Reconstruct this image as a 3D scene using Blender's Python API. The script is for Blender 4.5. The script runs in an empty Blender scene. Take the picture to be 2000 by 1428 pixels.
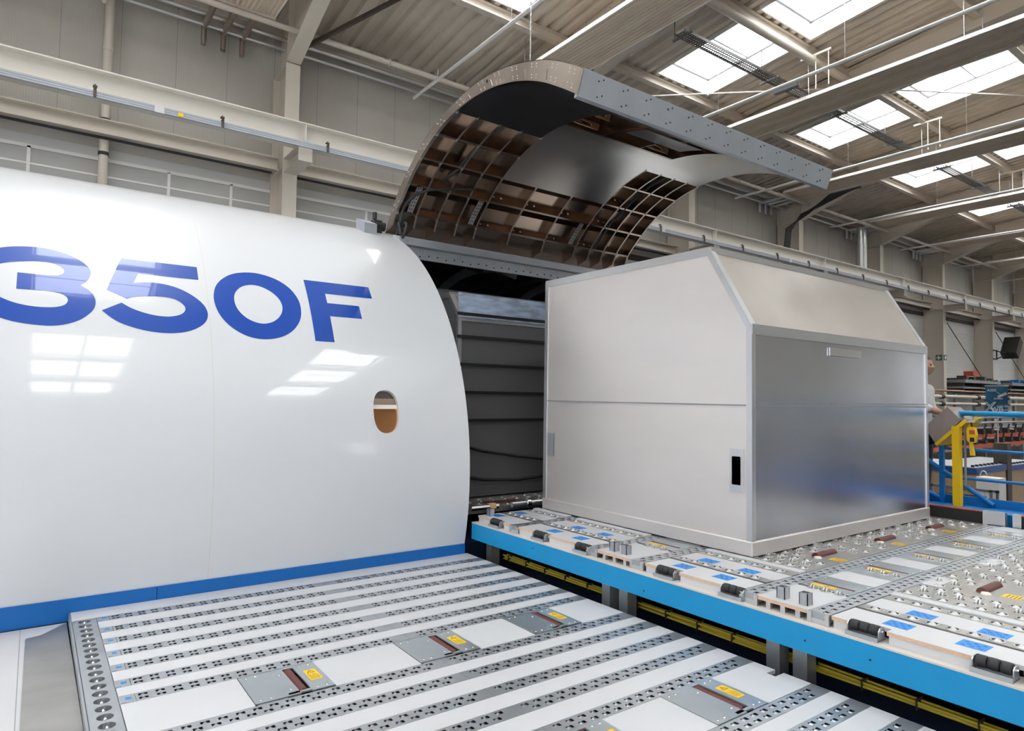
import bpy, math, random
from mathutils import Vector, Matrix
random.seed(7)
sc = bpy.context.scene
COL = sc.collection

# ---------------------------------------------------------------- camera
# +X runs along the fuselage, +Y goes away from the camera towards the side wall, Z up, camera at the origin
cam_d = bpy.data.cameras.new('camera')
cam = bpy.data.objects.new('camera', cam_d)
COL.objects.link(cam)
cam_d.sensor_width = 36
cam_d.lens = 1282.0 / 2000 * 36
cam_d.clip_start = 0.05
cam_d.clip_end = 500
bB = Vector((0.80843523, -0.04030725, 0.58720338))
bA = Vector((-0.58837991, -0.02899972, 0.80806441))
bZ = Vector((0.01554212, 0.99876641, 0.04716037))
right = Vector((bB[0], bA[0], bZ[0])); up = Vector((bB[1], bA[1], bZ[1])); fwd = Vector((bB[2], bA[2], bZ[2]))
m = Matrix((right, up, -fwd)).transposed().to_4x4()
cam.matrix_world = m
sc.camera = cam

# ---------------------------------------------------------------- world, exposure
W = bpy.data.worlds.new('sky'); sc.world = W; W.use_nodes = True
bgn = W.node_tree.nodes['Background']
bgn.inputs[0].default_value = (1.0, 0.985, 0.96, 1)
bgn.inputs[1].default_value = 13.0
sc.view_settings.view_transform = 'Standard'
sc.view_settings.look = 'None'
sc.view_settings.gamma = 1
sc.view_settings.use_curve_mapping = False
sc.view_settings.exposure = -0.12
sc.cycles.use_denoising = True
sc.cycles.max_bounces = 10
sc.cycles.diffuse_bounces = 6
sc.cycles.glossy_bounces = 5
sc.cycles.transparent_max_bounces = 12
sc.cycles.sample_clamp_indirect = 12
sc.cycles.caustics_reflective = False

# ---------------------------------------------------------------- helpers
def _mul(a, k): return (a[0]*k, a[1]*k, a[2]*k)

class MB:
    """collects shapes and links them as ONE mesh object"""
    def __init__(s): s.v = []; s.f = []; s.sm = []
    def add(s, vs, fs, smooth=False):
        o = len(s.v); s.v += [tuple(v) for v in vs]
        for f in fs: s.f.append([i+o for i in f]); s.sm.append(smooth)
        return s
    def box(s, x0, x1, y0, y1, z0, z1):
        return s.add([(x0,y0,z0),(x1,y0,z0),(x1,y1,z0),(x0,y1,z0),(x0,y0,z1),(x1,y0,z1),(x1,y1,z1),(x0,y1,z1)],
              [(0,3,2,1),(4,5,6,7),(0,1,5,4),(1,2,6,5),(2,3,7,6),(3,0,4,7)])
    def bbox(s, x0, x1, y0, y1, z0, z1, b):
        # box with bevelled vertical and top edges
        pts = [(x0+b,y0),(x1-b,y0),(x1,y0+b),(x1,y1-b),(x1-b,y1),(x0+b,y1),(x0,y1-b),(x0,y0+b)]
        cx, cy = (x0+x1)/2, (y0+y1)/2
        ins = [(x+(b if x<cx else -b)*.7, y+(b if y<cy else -b)*.7) for x,y in pts]
        vs = [(x,y,z0) for x,y in pts]+[(x,y,z1-b) for x,y in pts]+[(x,y,z1) for x,y in ins]
        fs = [tuple(range(7,-1,-1)), tuple(range(16,24))]
        for k in range(8):
            n = (k+1)%8
            fs += [(k,n,8+n,8+k),(8+k,8+n,16+n,16+k)]
        return s.add(vs, fs)
    def prism(s, poly, axis, a0, a1, smooth=False):
        # poly in the two other axes in cyclic order: axis 0 -> (y,z), 1 -> (x,z), 2 -> (x,y)
        def P(p, a): return {0:(a,p[0],p[1]), 1:(p[0],a,p[1]), 2:(p[0],p[1],a)}[axis]
        n = len(poly)
        vs = [P(p,a0) for p in poly]+[P(p,a1) for p in poly]
        s.add(vs, [tuple(range(n-1,-1,-1)), tuple(range(n,2*n))])
        return s.add(vs, [(k,(k+1)%n,n+(k+1)%n,n+k) for k in range(n)], smooth)
    def tube(s, pts, r, n=10, caps=True, r1=None):
        pts = [Vector(p) for p in pts]; rings = []
        N = len(pts); prev = None
        for i, p in enumerate(pts):
            d = (pts[min(i+1,N-1)]-pts[max(i-1,0)]).normalized()
            if prev is None:
                ref = Vector((0,0,1)) if abs(d.z) < .9 else Vector((1,0,0))
                u = d.cross(ref).normalized()
            else:
                u = (prev - d*prev.dot(d)).normalized()
            prev = u; w = d.cross(u)
            rr = r if r1 is None else r+(r1-r)*i/(N-1)
            rings.append([p+u*math.cos(2*math.pi*k/n)*rr+w*math.sin(2*math.pi*k/n)*rr for k in range(n)])
        vs = [v for g in rings for v in g]; fs = []
        for i in range(N-1):
            for k in range(n):
                a = i*n+k; b = i*n+(k+1)%n
                fs.append((a,b,b+n,a+n))
        s.add(vs, fs, True)
        if caps: s.add(rings[0], [tuple(range(n-1,-1,-1))]); s.add(rings[-1], [tuple(range(n))])
        return s
    def cyl(s, p0, p1, r, n=16): return s.tube([p0,p1], r, n)
    def beam(s, p0, p1, prof, upv=(0,0,1)):
        # closed 2D profile (side, up) swept from p0 to p1
        p0, p1 = Vector(p0), Vector(p1); d = (p1-p0).normalized(); u = Vector(upv)
        u = (u-d*u.dot(d)).normalized(); w = d.cross(u); n = len(prof)
        vs = [p0+w*a+u*b for a,b in prof]+[p1+w*a+u*b for a,b in prof]
        return s.add(vs, [tuple(range(n)), tuple(range(2*n-1,n-1,-1))]+[((k+1)%n,k,n+k,n+(k+1)%n) for k in range(n)])
    def bar(s, p0, p1, w, h, upv=(0,0,1)):
        return s.beam(p0, p1, [(-w/2,-h/2),(w/2,-h/2),(w/2,h/2),(-w/2,h/2)], upv)
    def lathe(s, prof, c, n=16, smooth=True):
        # prof list of (r,z)
        vs = []; fs = []
        for r,z in prof:
            for k in range(n):
                a = 2*math.pi*k/n; vs.append((c[0]+r*math.cos(a), c[1]+r*math.sin(a), c[2]+z))
        for i in range(len(prof)-1):
            for k in range(n):
                a = i*n+k; b = i*n+(k+1)%n; fs.append((a,b,b+n,a+n))
        if prof[-1][0] > 1e-4: fs.append(tuple(range((len(prof)-1)*n, len(prof)*n)))
        return s.add(vs, fs, smooth)
    def grid(s, P, us, vs_, smooth=True):
        V = [P(u,v) for u in us for v in vs_]; n = len(vs_)
        return s.add(V, [(i*n+j, (i+1)*n+j, (i+1)*n+j+1, i*n+j+1) for i in range(len(us)-1) for j in range(n-1)], smooth)
    def build(s, name, mat_, parent=None, loc=None):
        me = bpy.data.meshes.new(name)
        o = bpy.data.objects.new(name, me)
        L = Vector((0,0,0))
        q = parent
        while q is not None: L += q.location; q = q.parent
        own = Vector(loc)-L if loc is not None else Vector((0,0,0))
        L = L+own
        me.from_pydata([(v[0]-L.x, v[1]-L.y, v[2]-L.z) for v in s.v], [], s.f)
        me.polygons.foreach_set('use_smooth', s.sm)
        me.materials.append(mat_)
        me.update()
        COL.objects.link(o)
        if parent is not None: o.parent = parent
        o.location = own
        return o

def tag(o, label=None, cat=None, group=None, kind=None):
    if label: o['label'] = label
    if cat: o['category'] = cat
    if group: o['group'] = group
    if kind: o['kind'] = kind
    return o
def thing(name, loc, label, cat, group=None):
    o = bpy.data.objects.new(name, None); COL.objects.link(o); o.location = loc
    o.empty_display_size = .05
    return tag(o, label, cat, group)
def struct(o): o['kind'] = 'structure'; return o
def copy_tree(o, parent=None, loc=None, label=None):
    c = o.copy(); COL.objects.link(c)
    if parent is not None: c.parent = parent
    if loc is not None: c.location = loc
    if label: c['label'] = label
    for ch in list(o.children): copy_tree(ch, c)
    return c
def put(src, parent, loc):
    c = src.copy(); COL.objects.link(c); c.parent = parent; c.location = loc
    return c
ORD = ['first','second','third','fourth','fifth','sixth','seventh','eighth','ninth','tenth','eleventh','twelfth','thirteenth','fourteenth','fifteenth','sixteenth']

def ibeam_prof(h, w, tf, tw):
    return [(-w/2,-h/2),(w/2,-h/2),(w/2,-h/2+tf),(tw/2,-h/2+tf),(tw/2,h/2-tf),(w/2,h/2-tf),(w/2,h/2),(-w/2,h/2),(-w/2,h/2-tf),(-tw/2,h/2-tf),(-tw/2,-h/2+tf),(-w/2,-h/2+tf)]

# ---------------------------------------------------------------- materials
def mat(name, col, rough=.5, metal=0, coat=0, noise=None, bump=None, spec=None):
    """noise=(scale, amount, (stretch xyz)) varies colour and roughness; bump=(scale, strength, stretch)"""
    M = bpy.data.materials.new(name); M.use_nodes = True
    nt = M.node_tree; N = nt.nodes; Lk = nt.links; b = N['Principled BSDF']
    b.inputs['Base Color'].default_value = (*col, 1)
    b.inputs['Roughness'].default_value = rough
    b.inputs['Metallic'].default_value = metal
    if coat: b.inputs['Coat Weight'].default_value = coat; b.inputs['Coat Roughness'].default_value = .03
    if spec is not None: b.inputs['Specular IOR Level'].default_value = spec
    if noise or bump: tc = N.new('ShaderNodeTexCoord')
    if noise:
        mp = N.new('ShaderNodeMapping'); mp.inputs['Scale'].default_value = noise[2] if len(noise) > 2 else (1,1,1)
        nz = N.new('ShaderNodeTexNoise'); nz.inputs['Scale'].default_value = noise[0]; nz.inputs['Detail'].default_value = 5
        Lk.new(tc.outputs['Object'], mp.inputs[0]); Lk.new(mp.outputs[0], nz.inputs['Vector'])
        mr = N.new('ShaderNodeMapRange'); mr.inputs[1].default_value = .3; mr.inputs[2].default_value = .7
        mr.inputs[3].default_value = 1-noise[1]; mr.inputs[4].default_value = 1+noise[1]
        Lk.new(nz.outputs[0], mr.inputs[0])
        mx = N.new('ShaderNodeVectorMath'); mx.operation = 'SCALE'; mx.inputs[0].default_value = col
        Lk.new(mr.outputs[0], mx.inputs['Scale']); Lk.new(mx.outputs[0], b.inputs['Base Color'])
        m2 = N.new('ShaderNodeMath'); m2.operation = 'MULTIPLY'; m2.inputs[1].default_value = rough
        Lk.new(mr.outputs[0], m2.inputs[0]); Lk.new(m2.outputs[0], b.inputs['Roughness'])
    if bump:
        mp = N.new('ShaderNodeMapping'); mp.inputs['Scale'].default_value = bump[2] if len(bump) > 2 else (1,1,1)
        nz = N.new('ShaderNodeTexNoise'); nz.inputs['Scale'].default_value = bump[0]
        bp = N.new('ShaderNodeBump'); bp.inputs['Strength'].default_value = bump[1]; bp.inputs['Distance'].default_value = .01
        Lk.new(tc.outputs['Object'], mp.inputs[0]); Lk.new(mp.outputs[0], nz.inputs['Vector'])
        Lk.new(nz.outputs[0], bp.inputs['Height']); Lk.new(bp.outputs[0], b.inputs['Normal'])
    return M
def ribbed(name, col, axis, pitch, strength, rough=.6, dark=.06):
    """painted sheet with fine ribs (wave bump) across an axis"""
    M = mat(name, col, rough, noise=(1.2, dark, (1,1,.4)))
    nt = M.node_tree; N = nt.nodes; Lk = nt.links; b = N['Principled BSDF']
    tc = N.new('ShaderNodeTexCoord'); wv = N.new('ShaderNodeTexWave'); wv.bands_direction = axis
    wv.inputs['Scale'].default_value = .314/pitch/1.0; wv.wave_profile = 'SIN'
    bp = N.new('ShaderNodeBump'); bp.inputs['Strength'].default_value = strength; bp.inputs['Distance'].default_value = .02
    Lk.new(tc.outputs['Object'], wv.inputs['Vector']); Lk.new(wv.outputs['Fac'], bp.inputs['Height']); Lk.new(bp.outputs[0], b.inputs['Normal'])
    return M

M = {}
M['skin'] = mat('white gloss paint', (.71,.73,.765), .32, coat=.7)
M['blue_letter'] = mat('blue gloss paint', (.0,.065,.42), .3, coat=.7)
M['skirt'] = mat('blue skirting paint', (.0,.13,.45), .5)
M['blue'] = mat('light blue steel paint', (.0,.28,.60), .42, noise=(3,.04))
M['rail_blue'] = mat('railing blue paint', (.0,.17,.50), .4)
M['laminate'] = mat('white laminate panel', (.60,.61,.635), .45, noise=(2,.03))
M['floorpanel'] = mat('pale grey floor panel', (.55,.55,.57), .5, noise=(1.3,.04))
M['galv'] = mat('galvanised steel', (.47,.50,.53), .38, .7, noise=(4,.08))
M['castor'] = mat('grey caster', (.60,.60,.58), .4, .3)
M['ball'] = mat('ball caster steel', (.58,.58,.58), .42, .85)
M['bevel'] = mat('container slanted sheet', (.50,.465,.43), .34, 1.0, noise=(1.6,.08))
M['traydark'] = mat('dark perforated steel', (.13,.13,.13), .4, .6)
M['galv2'] = mat('galvanised cover plate', (.50,.55,.58), .3, .75, noise=(2.5,.10))
M['plate'] = mat('brushed aluminium plate', (.44,.43,.41), .36, .75, noise=(3,.15,(1,1.6,1)))
M['steel'] = mat('bright steel', (.75,.75,.76), .22, 1)
M['roller'] = mat('chrome roller', (.62,.63,.65), .28, 1)
M['darkhole'] = mat('dark recess', (.03,.032,.036), .6)
M['rubber'] = mat('black rubber', (.022,.022,.024), .55, noise=(20,.2))
M['brown'] = mat('brown rubber roller', (.13,.035,.028), .5, noise=(15,.15))
M['yellow'] = mat('yellow warning paint', (.90,.58,.01), .45)
M['sticker'] = mat('blue sticker', (.02,.27,.75), .5)
M['ink'] = mat('black ink', (.012,.012,.012), .6)
M['navy'] = mat('dark navy frame', (.008,.02,.05), .5)
M['cable'] = mat('yellow cable sheath', (.85,.68,.08), .5)
M['ply'] = mat('plywood edge', (.66,.47,.34), .6, noise=(30,.15,(1,1,8)))
M['ledge'] = mat('cream ledge', (.64,.60,.56), .5, noise=(3,.05))
M['cream'] = mat('cream steel paint', (.64,.585,.51), .5)
M['beam'] = mat('crane beam paint', (.70,.67,.61), .45)
M['wallp'] = ribbed('wall cladding', (.50,.48,.44), 'X', .04, .12)
M['wall_low'] = mat('lower wall', (.60,.60,.59), .6, noise=(1,.04))
M['frost'] = mat('grey frosted pane', (.42,.42,.41), .4)
M['deck'] = mat('roof deck sheet', (.64,.58,.50), .55, noise=(1.5,.08))
M['white'] = mat('white paint', (.80,.79,.77), .5)
M['radiant'] = ribbed('radiant ceiling panel', (.66,.56,.45), 'X', .09, .5)
M['lip'] = mat('panel lip', (.85,.80,.74), .45)
M['alu'] = mat('aluminium extrusion', (.66,.67,.69), .3, .85)
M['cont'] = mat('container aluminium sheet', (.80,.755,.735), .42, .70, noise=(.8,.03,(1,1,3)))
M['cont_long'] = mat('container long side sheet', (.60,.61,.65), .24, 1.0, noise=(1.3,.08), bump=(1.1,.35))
M['contbase'] = mat('container base rail', (.72,.69,.68), .38, .6)
M['bronze'] = mat('bare titanium structure', (.44,.355,.29), .22, 1.0)
M['bronze_lt'] = mat('bare metal frame', (.42,.36,.31), .38, .9, noise=(2,.12))
M['liner_dark'] = mat('dark metal liner', (.10,.10,.105), .34, .9)
M['liner'] = mat('bare aluminium liner', (.56,.54,.51), .27, .97)
M['primer'] = mat('grey primer', (.44,.47,.51), .45, .3, noise=(4,.05))
M['orange'] = mat('orange primed bracket', (.95,.62,.36), .5)
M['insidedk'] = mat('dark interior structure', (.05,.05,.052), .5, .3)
M['copper'] = mat('copper tinted window pane', (.60,.27,.11), .12, .75, noise=(3,.2,(1,1,2)), coat=.5)
M['grey'] = mat('mid grey plastic', (.25,.26,.28), .4)
M['rail_grey'] = mat('conductor rail grey', (.40,.43,.48), .4)
M['green'] = mat('dark green sign', (.05,.12,.09), .5)
M['darkbrown'] = mat('dark brown steel', (.07,.055,.045), .5)
M['net'] = mat('net curtain fabric', (.13,.13,.135), .7)
M['film'] = mat('blue white wrapping film', (.45,.55,.72), .3, noise=(5,.3,(1,1,4)))
M['red'] = mat('orange red steel', (.60,.09,.03), .45)
M['tan'] = mat('tan cabinet board', (.42,.30,.19), .6, noise=(2,.1,(4,4,1)))
M['lidblue'] = mat('blue cabinet edge', (.03,.09,.30), .4)
M['shirt'] = mat('white shirt cotton', (.62,.64,.62), .85)
M['skinp'] = mat('human skin', (.50,.28,.20), .55)
M['trouser'] = mat('dark trousers', (.03,.035,.05), .8)
M['hair'] = mat('dark hair', (.05,.035,.025), .6)
M['stainless'] = mat('brushed stainless', (.50,.45,.42), .3, .95, noise=(3,.08,(1,6,1)))
M['banner'] = mat('blue banner', (.015,.10,.20), .5, noise=(2,.4))
M['floorc'] = mat('hall floor', (.018,.021,.03), .5, noise=(.6,.15))
M['lamp'] = None
def glass(tint=(.93,.96,.98,1)):
    Mx = bpy.data.materials.new('glazing'); Mx.use_nodes = True
    nt = Mx.node_tree; N = nt.nodes; N.remove(N['Principled BSDF'])
    t = N.new('ShaderNodeBsdfTransparent'); t.inputs[0].default_value = tint
    g = N.new('ShaderNodeBsdfGlossy'); g.inputs['Roughness'].default_value = .1
    mx = N.new('ShaderNodeMixShader'); mx.inputs[0].default_value = .06
    nt.links.new(t.outputs[0], mx.inputs[1]); nt.links.new(g.outputs[0], mx.inputs[2]); nt.links.new(mx.outputs[0], N['Material Output'].inputs[0])
    return Mx
M['glass'] = glass(); M['tinted'] = glass((.27,.28,.30,1))

# ---------------------------------------------------------------- hall: roof, walls, floor
FZ = -3.6
YR = 1.0                      # ridge
YB, YF = 13.7, -11.7          # side walls
XE0, XE1 = -14.3, 70.6
def roofz(y): return 7.75-.0875*(y-13) if y >= YR else 7.75-.0875*(2*YR-y-13)
BX = [3.87+6.06*k for k in range(-3, 12)]         # frame lines
SKY_HALF = .95
PURL = [10.83, 8.02, 5.25, 2.5]
PURL += [2*YR-y for y in reversed(PURL)]
def spans():
    r = []
    for a, b in zip(PURL, PURL[1:]):
        hi, lo = a-.2, b+.2
        if hi > YR > lo: continue
        r.append((lo, hi))
    return r
OPEN = spans()
floor = struct(MB().box(XE0, XE1, YF, YB, FZ-.2, FZ).build('floor', M['floorc']))
def deck(x0, x1, ys):
    b = MB(); p = .30; n = max(1, round((x1-x0)/p)); p = (x1-x0)/n
    prof = []
    for i in range(n):
        a = x0+i*p
        prof += [(a,0),(a+p*.42,0),(a+p*.55,.09),(a+p*.87,.09)]
    prof.append((x1,0))
    for y0, y1 in ys:
        vs = [(x,y0,roofz(y0)+z) for x,z in prof]+[(x,y1,roofz(y1)+z) for x,z in prof]; k = len(prof)
        b.add(vs, [(i,i+1,k+i+1,k+i) for i in range(k-1)])
    return b
nwin = 0
for i in range(len(BX)-1):
    c = (BX[i]+BX[i+1])/2
    for a, b_ in ((BX[i], c-SKY_HALF), (c+SKY_HALF, BX[i+1])):
        struct(deck(a, b_, [(YF,YR),(YR,YB)]).build('ceiling', M['deck']))
    # deck between the openings of the light band
    ys = []; cur = YB
    for lo, hi in OPEN:
        if hi < YR < cur: ys += [(YR,cur),(hi,YR)]
        else: ys.append((hi,cur))
        cur = lo
    ys.append((YF,cur))
    struct(deck(c-SKY_HALF, c+SKY_HALF, ys).build('ceiling', M['deck']))
    for lo, hi in OPEN:
        nwin += 1
        w = MB(); x0, x1 = c-SKY_HALF, c+SKY_HALF; t = .03; H = .42
        for (xa,xb,ya,yb) in ((x0-t,x0,lo,hi),(x1,x1+t,lo,hi),(x0-t,x1+t,lo-t,lo),(x0-t,x1+t,hi,hi+t)):
            vs = []
            for x,y in ((xa,ya),(xb,ya),(xb,yb),(xa,yb)): vs.append((x,y,roofz(y)-.02))
            for x,y in ((xa,ya),(xb,ya),(xb,yb),(xa,yb)): vs.append((x,y,roofz(y)+H))
            w.add(vs, [(0,3,2,1),(4,5,6,7),(0,1,5,4),(1,2,6,5),(2,3,7,6),(3,0,4,7)])
        fr = struct(w.build('window_%d' % nwin, M['white']))
        g = MB(); z = lambda y: roofz(y)+H-.02
        g.add([(x0,lo,z(lo)),(x1,lo,z(lo)),(x1,hi,z(hi)),(x0,hi,z(hi))], [(0,1,2,3)])
        g.build('pane', M['glass'], fr)
        g = MB(); ym = (lo+hi)/2
        for yy in (lo+.03, ym, hi-.03): g.bar((x0,yy,z(yy)-.02),(x1,yy,z(yy)-.02), .04, .04)
        for xx in (x0+.03, x1-.03): g.bar((xx,lo,z(lo)-.02),(xx,hi,z(hi)-.02), .04, .04)
        g.build('glazing_bar', M['grey'], fr)

# walls
wb = MB()
PW = .91; x = 0.12-PW*16
wb.box(XE0, XE1, YB, YB+.15, FZ, 7.8)
struct(wb.build('wall_back', M['wallp']))
j = MB(); x = .12-PW*15
while x < XE1: j.box(x-.004, x+.004, YB-.003, YB, 4.7, 7.7); x += PW
struct(j.build('trim_1', M['grey']))
# the wall behind the camera: unseen gates at left and far windows added for fill light, one small window
FW = [(-13.6,-9.2,-2.4,5.2),(-8.6,-4.2,-2.4,5.2),(9.3,10.5,1.0,2.6),(47,53,-1,4),(55,61,-1,4),(63,69,-1,4)]
b = MB(); cur = XE0
for a_, c_, z0, z1 in FW:
    b.box(cur, a_, YF-.15, YF, FZ, 7.8); b.box(a_, c_, YF-.15, YF, FZ, z0); b.box(a_, c_, YF-.15, YF, z1, 7.8); cur = c_
b.box(cur, XE1, YF-.15, YF, FZ, 7.8)
struct(b.build('wall_front', M['wallp']))
for k,(a_, c_, z0, z1) in enumerate(FW):
    g = MB(); n = max(1, round((c_-a_)/1.1))
    for q in range(n+1): x = a_+(c_-a_)*q/n; g.box(x-.03, x+.03, YF-.12, YF-.04, z0, z1)
    n = max(1, round((z1-z0)/1.3))
    for q in range(n+1): z = z0+(z1-z0)*q/n; g.box(a_, c_, YF-.12, YF-.04, z-.03, z+.03)
    f = struct(g.build('window_%d' % (200+k), M['white']))
    g = MB(); g.add([(a_,YF-.08,z0),(c_,YF-.08,z0),(c_,YF-.08,z1),(a_,YF-.08,z1)],[(0,1,2,3)]); g.build('pane', M['tinted'], f)
b = MB(); b.box(XE0-.15, XE0, YF, -8, FZ, 7.5); b.box(XE0-.15, XE0, 2, YB, FZ, 7.5); b.box(XE0-.15, XE0, -8, 2, 5.5, 7.5); b.box(XE0-.15, XE0, -8, 2, FZ, -2.6)
b.prism([(YF,7.5),(YB,7.5),(YB,roofz(YB)+.1),(YR,roofz(YR)+.1),(YF,roofz(YF)+.1)], 0, XE0-.15, XE0)
struct(b.build('wall_left', M['wallp']))
g = MB()
for q in range(9): g.box(XE0-.1, XE0-.04, -8+q*1.25-.03, -8+q*1.25+.03, -2.6, 5.5)
for q in range(6): g.box(XE0-.1, XE0-.04, -8, 2, -2.6+q*1.6-.03, -2.6+q*1.6+.03)
f = struct(g.build('window_300', M['white']))  # unseen end-wall gate added to light the container's left face
g = MB(); g.add([(XE0-.07,-8,-2.6),(XE0-.07,2,-2.6),(XE0-.07,2,5.5),(XE0-.07,-8,5.5)],[(0,1,2,3)]); g.build('pane', M['tinted'], f)
for nm, xx in (('wall_right', XE1),):
    b = MB(); b.prism([(YF,FZ),(YB,FZ),(YB,roofz(YB)+.1),(YR,roofz(YR)+.1),(YF,roofz(YF)+.1)], 0, xx, xx+.15)
    struct(b.build(nm, M['wallp']))

# big doors in the lower back wall, one per bay
for i in range(2, 10):
    x0, x1 = BX[i]+.35, BX[i+1]-.12
    d = MB().box(x0, x1, YB-.05, YB, FZ, 4.3)
    dd = struct(d.build('door_%d' % (i-1), M['wall_low']))
    if i < 4:
        g = MB(); g.box(x0, x1, YB-.08, YB-.05, 4.07, 4.13); g.box(x0, x1, YB-.07, YB-.05, 3.79, 3.82)
        xx = x0-.35+1.95
        for q in (x0+1.58, x0+3.7, x0+4.8): g.box(q, q+.05, YB-.08, YB-.05, 3.0, 4.1)
        g.build('glazing_bar', M['white'], dd)
        MB().box(x0, x1, YB-.06, YB-.05, 3.0, 4.07).build('pane', M['frost'], dd)
    else:
        g = MB()
        for q in range(12): g.box(x0, x1, YB-.06, YB-.05, 3.95-q*.36, 3.965-q*.36)
        g.build('panel_joint', M['white'], dd)
        MB().box(x0, x1, YB-.07, YB-.04, 4.12, 4.3).build('shutter_box', M['darkbrown'], dd)
    # girt above the door
    g = MB().beam((BX[i]+.1,13.35,4.57),(BX[i+1]-.1,13.35,4.57), ibeam_prof(.26,.26,.02,.015))
    struct(g.build('trim_%d' % (i+10), M['cream']))
    struct(MB().box(BX[i]+.3, BX[i+1]-.2, 13.33, 13.36, 4.38, 4.42).build('trim_%d' % (i+30), M['darkhole']))

# steel frames: column + rafter
pl = ['','']
CL = {2:'left of the downpipe', 3:'behind the white fuselage roof', 4:'hidden behind the open door',
      5:'showing past the open door', 6:'with the black hoses', 7:'with the silvery ducts',
      8:'with first aid signs', 9:'carrying the loudspeaker', 10:'just beyond the loudspeaker', 11:'second beyond the loudspeaker', 12:'farthest down the hall', 13:'farthest'}
for i in range(2, 12):
    X = BX[i]
    t = thing('steel_column', (X,13.2,FZ), 'cream steel wall column ' + CL[i], 'column', 'steel columns along the side wall')
    b = MB().box(X-.008, X+.008, 12.83, 13.62, FZ, 6.47)
    for zz in (4.4, 5.35, 6.44): b.box(X-.13, X+.13, 12.83, 13.62, zz-.01, zz+.01)
    b.build('web', M['cream'], t)
    MB().box(X-.14, X+.14, 12.80, 12.83, FZ, 6.47).build('inner_flange', M['cream'], t)
    MB().box(X-.14, X+.14, 13.62, 13.65, FZ, 6.47).build('outer_flange', M['cream'], t)
    # crane corbel
    c = MB().box(X-.13, X+.13, 11.9, 12.8, 4.27, 4.29)
    c.box(X-.008, X+.008, 11.92, 12.8, 4.29, 4.55); c.box(X-.13, X+.13, 11.9, 12.8, 4.54, 4.56); c.box(X-.13, X+.13, 11.9, 11.915, 4.29, 4.54)
    c.build('corbel', M['cream'], t)
    # rafter
    r = thing('roof_rafter', (X,12.8,6.5), 'cream roof rafter on top of the column ' + CL[i], 'rafter', 'steel roof rafters')
    low = [(13.62,6.48),(12.8,6.5),(10.7,7.22),(7.3,7.80),(YR,roofz(YR)-.42)]
    low2 = [(2*YR-a,z) for a,z in reversed(low)]
    L_ = low+low2[1:]
    top = [(y,roofz(y)-.01) for y in (YF+.1,YR,13.62)]
    w = MB(); 
    for (a,b_) in zip(L_, L_[1:]):
        w.add([(X-.008,a[0],a[1]),(X-.008,b_[0],b_[1]),(X-.008,b_[0],roofz(b_[0])-.01),(X-.008,a[0],roofz(a[0])-.01),
               (X+.008,a[0],a[1]),(X+.008,b_[0],b_[1]),(X+.008,b_[0],roofz(b_[0])-.01),(X+.008,a[0],roofz(a[0])-.01)], [(0,1,2,3),(7,6,5,4)])
    for q in (12.8,10.7): w.box(X-.12, X+.12, q-.008, q+.008, (6.5 if q>12 else 7.22), roofz(q)-.02)
    w.build('web', M['cream'], r)
    f = MB()
    for a,b_ in zip(L_[1:], L_[2:-1]): f.bar((X,a[0],a[1]),(X,b_[0],b_[1]), .28, .02)
    f.build('lower_flange', M['cream'], r)
    f = MB(); f.bar((X,13.6,roofz(13.6)-.03),(X,YR,roofz(YR)-.03),.28,.02); f.bar((X,YR,roofz(YR)-.03),(X,YF+.2,roofz(YF)-.03),.28,.02)
    f.build('upper_flange', M['cream'], r)
# roof brace near the left column
tag(MB().bar((4.0,12.6,6.75),(5.6,11.2,7.8),.07,.07).build('knee_brace', M['darkbrown']), 'dark brown diagonal brace from the column behind the fuselage up to the roof', 'brace')

# purlins and strut tubes
PN = ['nearest the side wall','second from the side wall','third from the side wall','fourth from the side wall']
for q, y in enumerate(PURL):
    b = MB().beam((XE0+.1,y,roofz(y)-.11),(XE1-.1,y,roofz(y)-.11), ibeam_prof(.2,.16,.012,.01))
    struct(b.build('trim_%d' % (60+q), M['cream']))
for i in range(2, 9):
    o = MB().cyl((BX[i]+.02,12.5,6.98),(BX[i+1]-.02,12.5,6.98),.055,14)
    for s_ in (1.9,4.1):
        o.tube([(BX[i]+s_,12.5+.07*math.cos(a*math.pi/6),6.98+.07*math.sin(a*math.pi/6)) for a in range(13)], .012, 6)
    o = o.build('strut_tube', M['cream'])
    tag(o, 'cream round tube under the eaves, bay right of column ' + CL[i], 'tube', 'strut tubes near the eaves')
tag(MB().cyl((10.0,7.95,7.85),(15.9,7.95,7.85),.09,16).build('strut_tube', M['cream']), 'thick cream round tube crossing between the first two big skylights', 'tube')

# pipes along the wall head
for q,(y,z,r_,mm) in enumerate(((13.35,6.98,.035,'alu'),(13.25,7.14,.045,'alu'),(13.45,7.3,.05,'cream'))):
    tag(MB().cyl((XE0+.2,y,z),(40,y,z),r_,10).build('wall_pipe', M[mm]), ['thin silver pipe running lowest along the top of the side wall','thicker silver pipe running above it along the top of the side wall','cream pipe tucked topmost under the roof edge'][q], 'pipe')
# heating branch pipes, three per bay end
for i in range(1, 8):
    px = BX[i+1]-1.51
    for k in range(3):
        xx = px+k*.35
        b = MB().tube([(xx,12.5,7.0),(xx,13.4,7.0),(xx,13.5,6.98)], .058, 10)
        b.tube([(xx,13.48,7.0),(xx,13.48,6.65)], .05, 8)
        tag(b.build('branch_pipe', M['alu'] if i > 2 else M['bronze_lt']), 'short %s heating branch pipe by the column %s' % (['left','middle','right'][k], CL[min(i+2,12)]), 'pipe', 'heating branch pipes at the wall')

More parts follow.
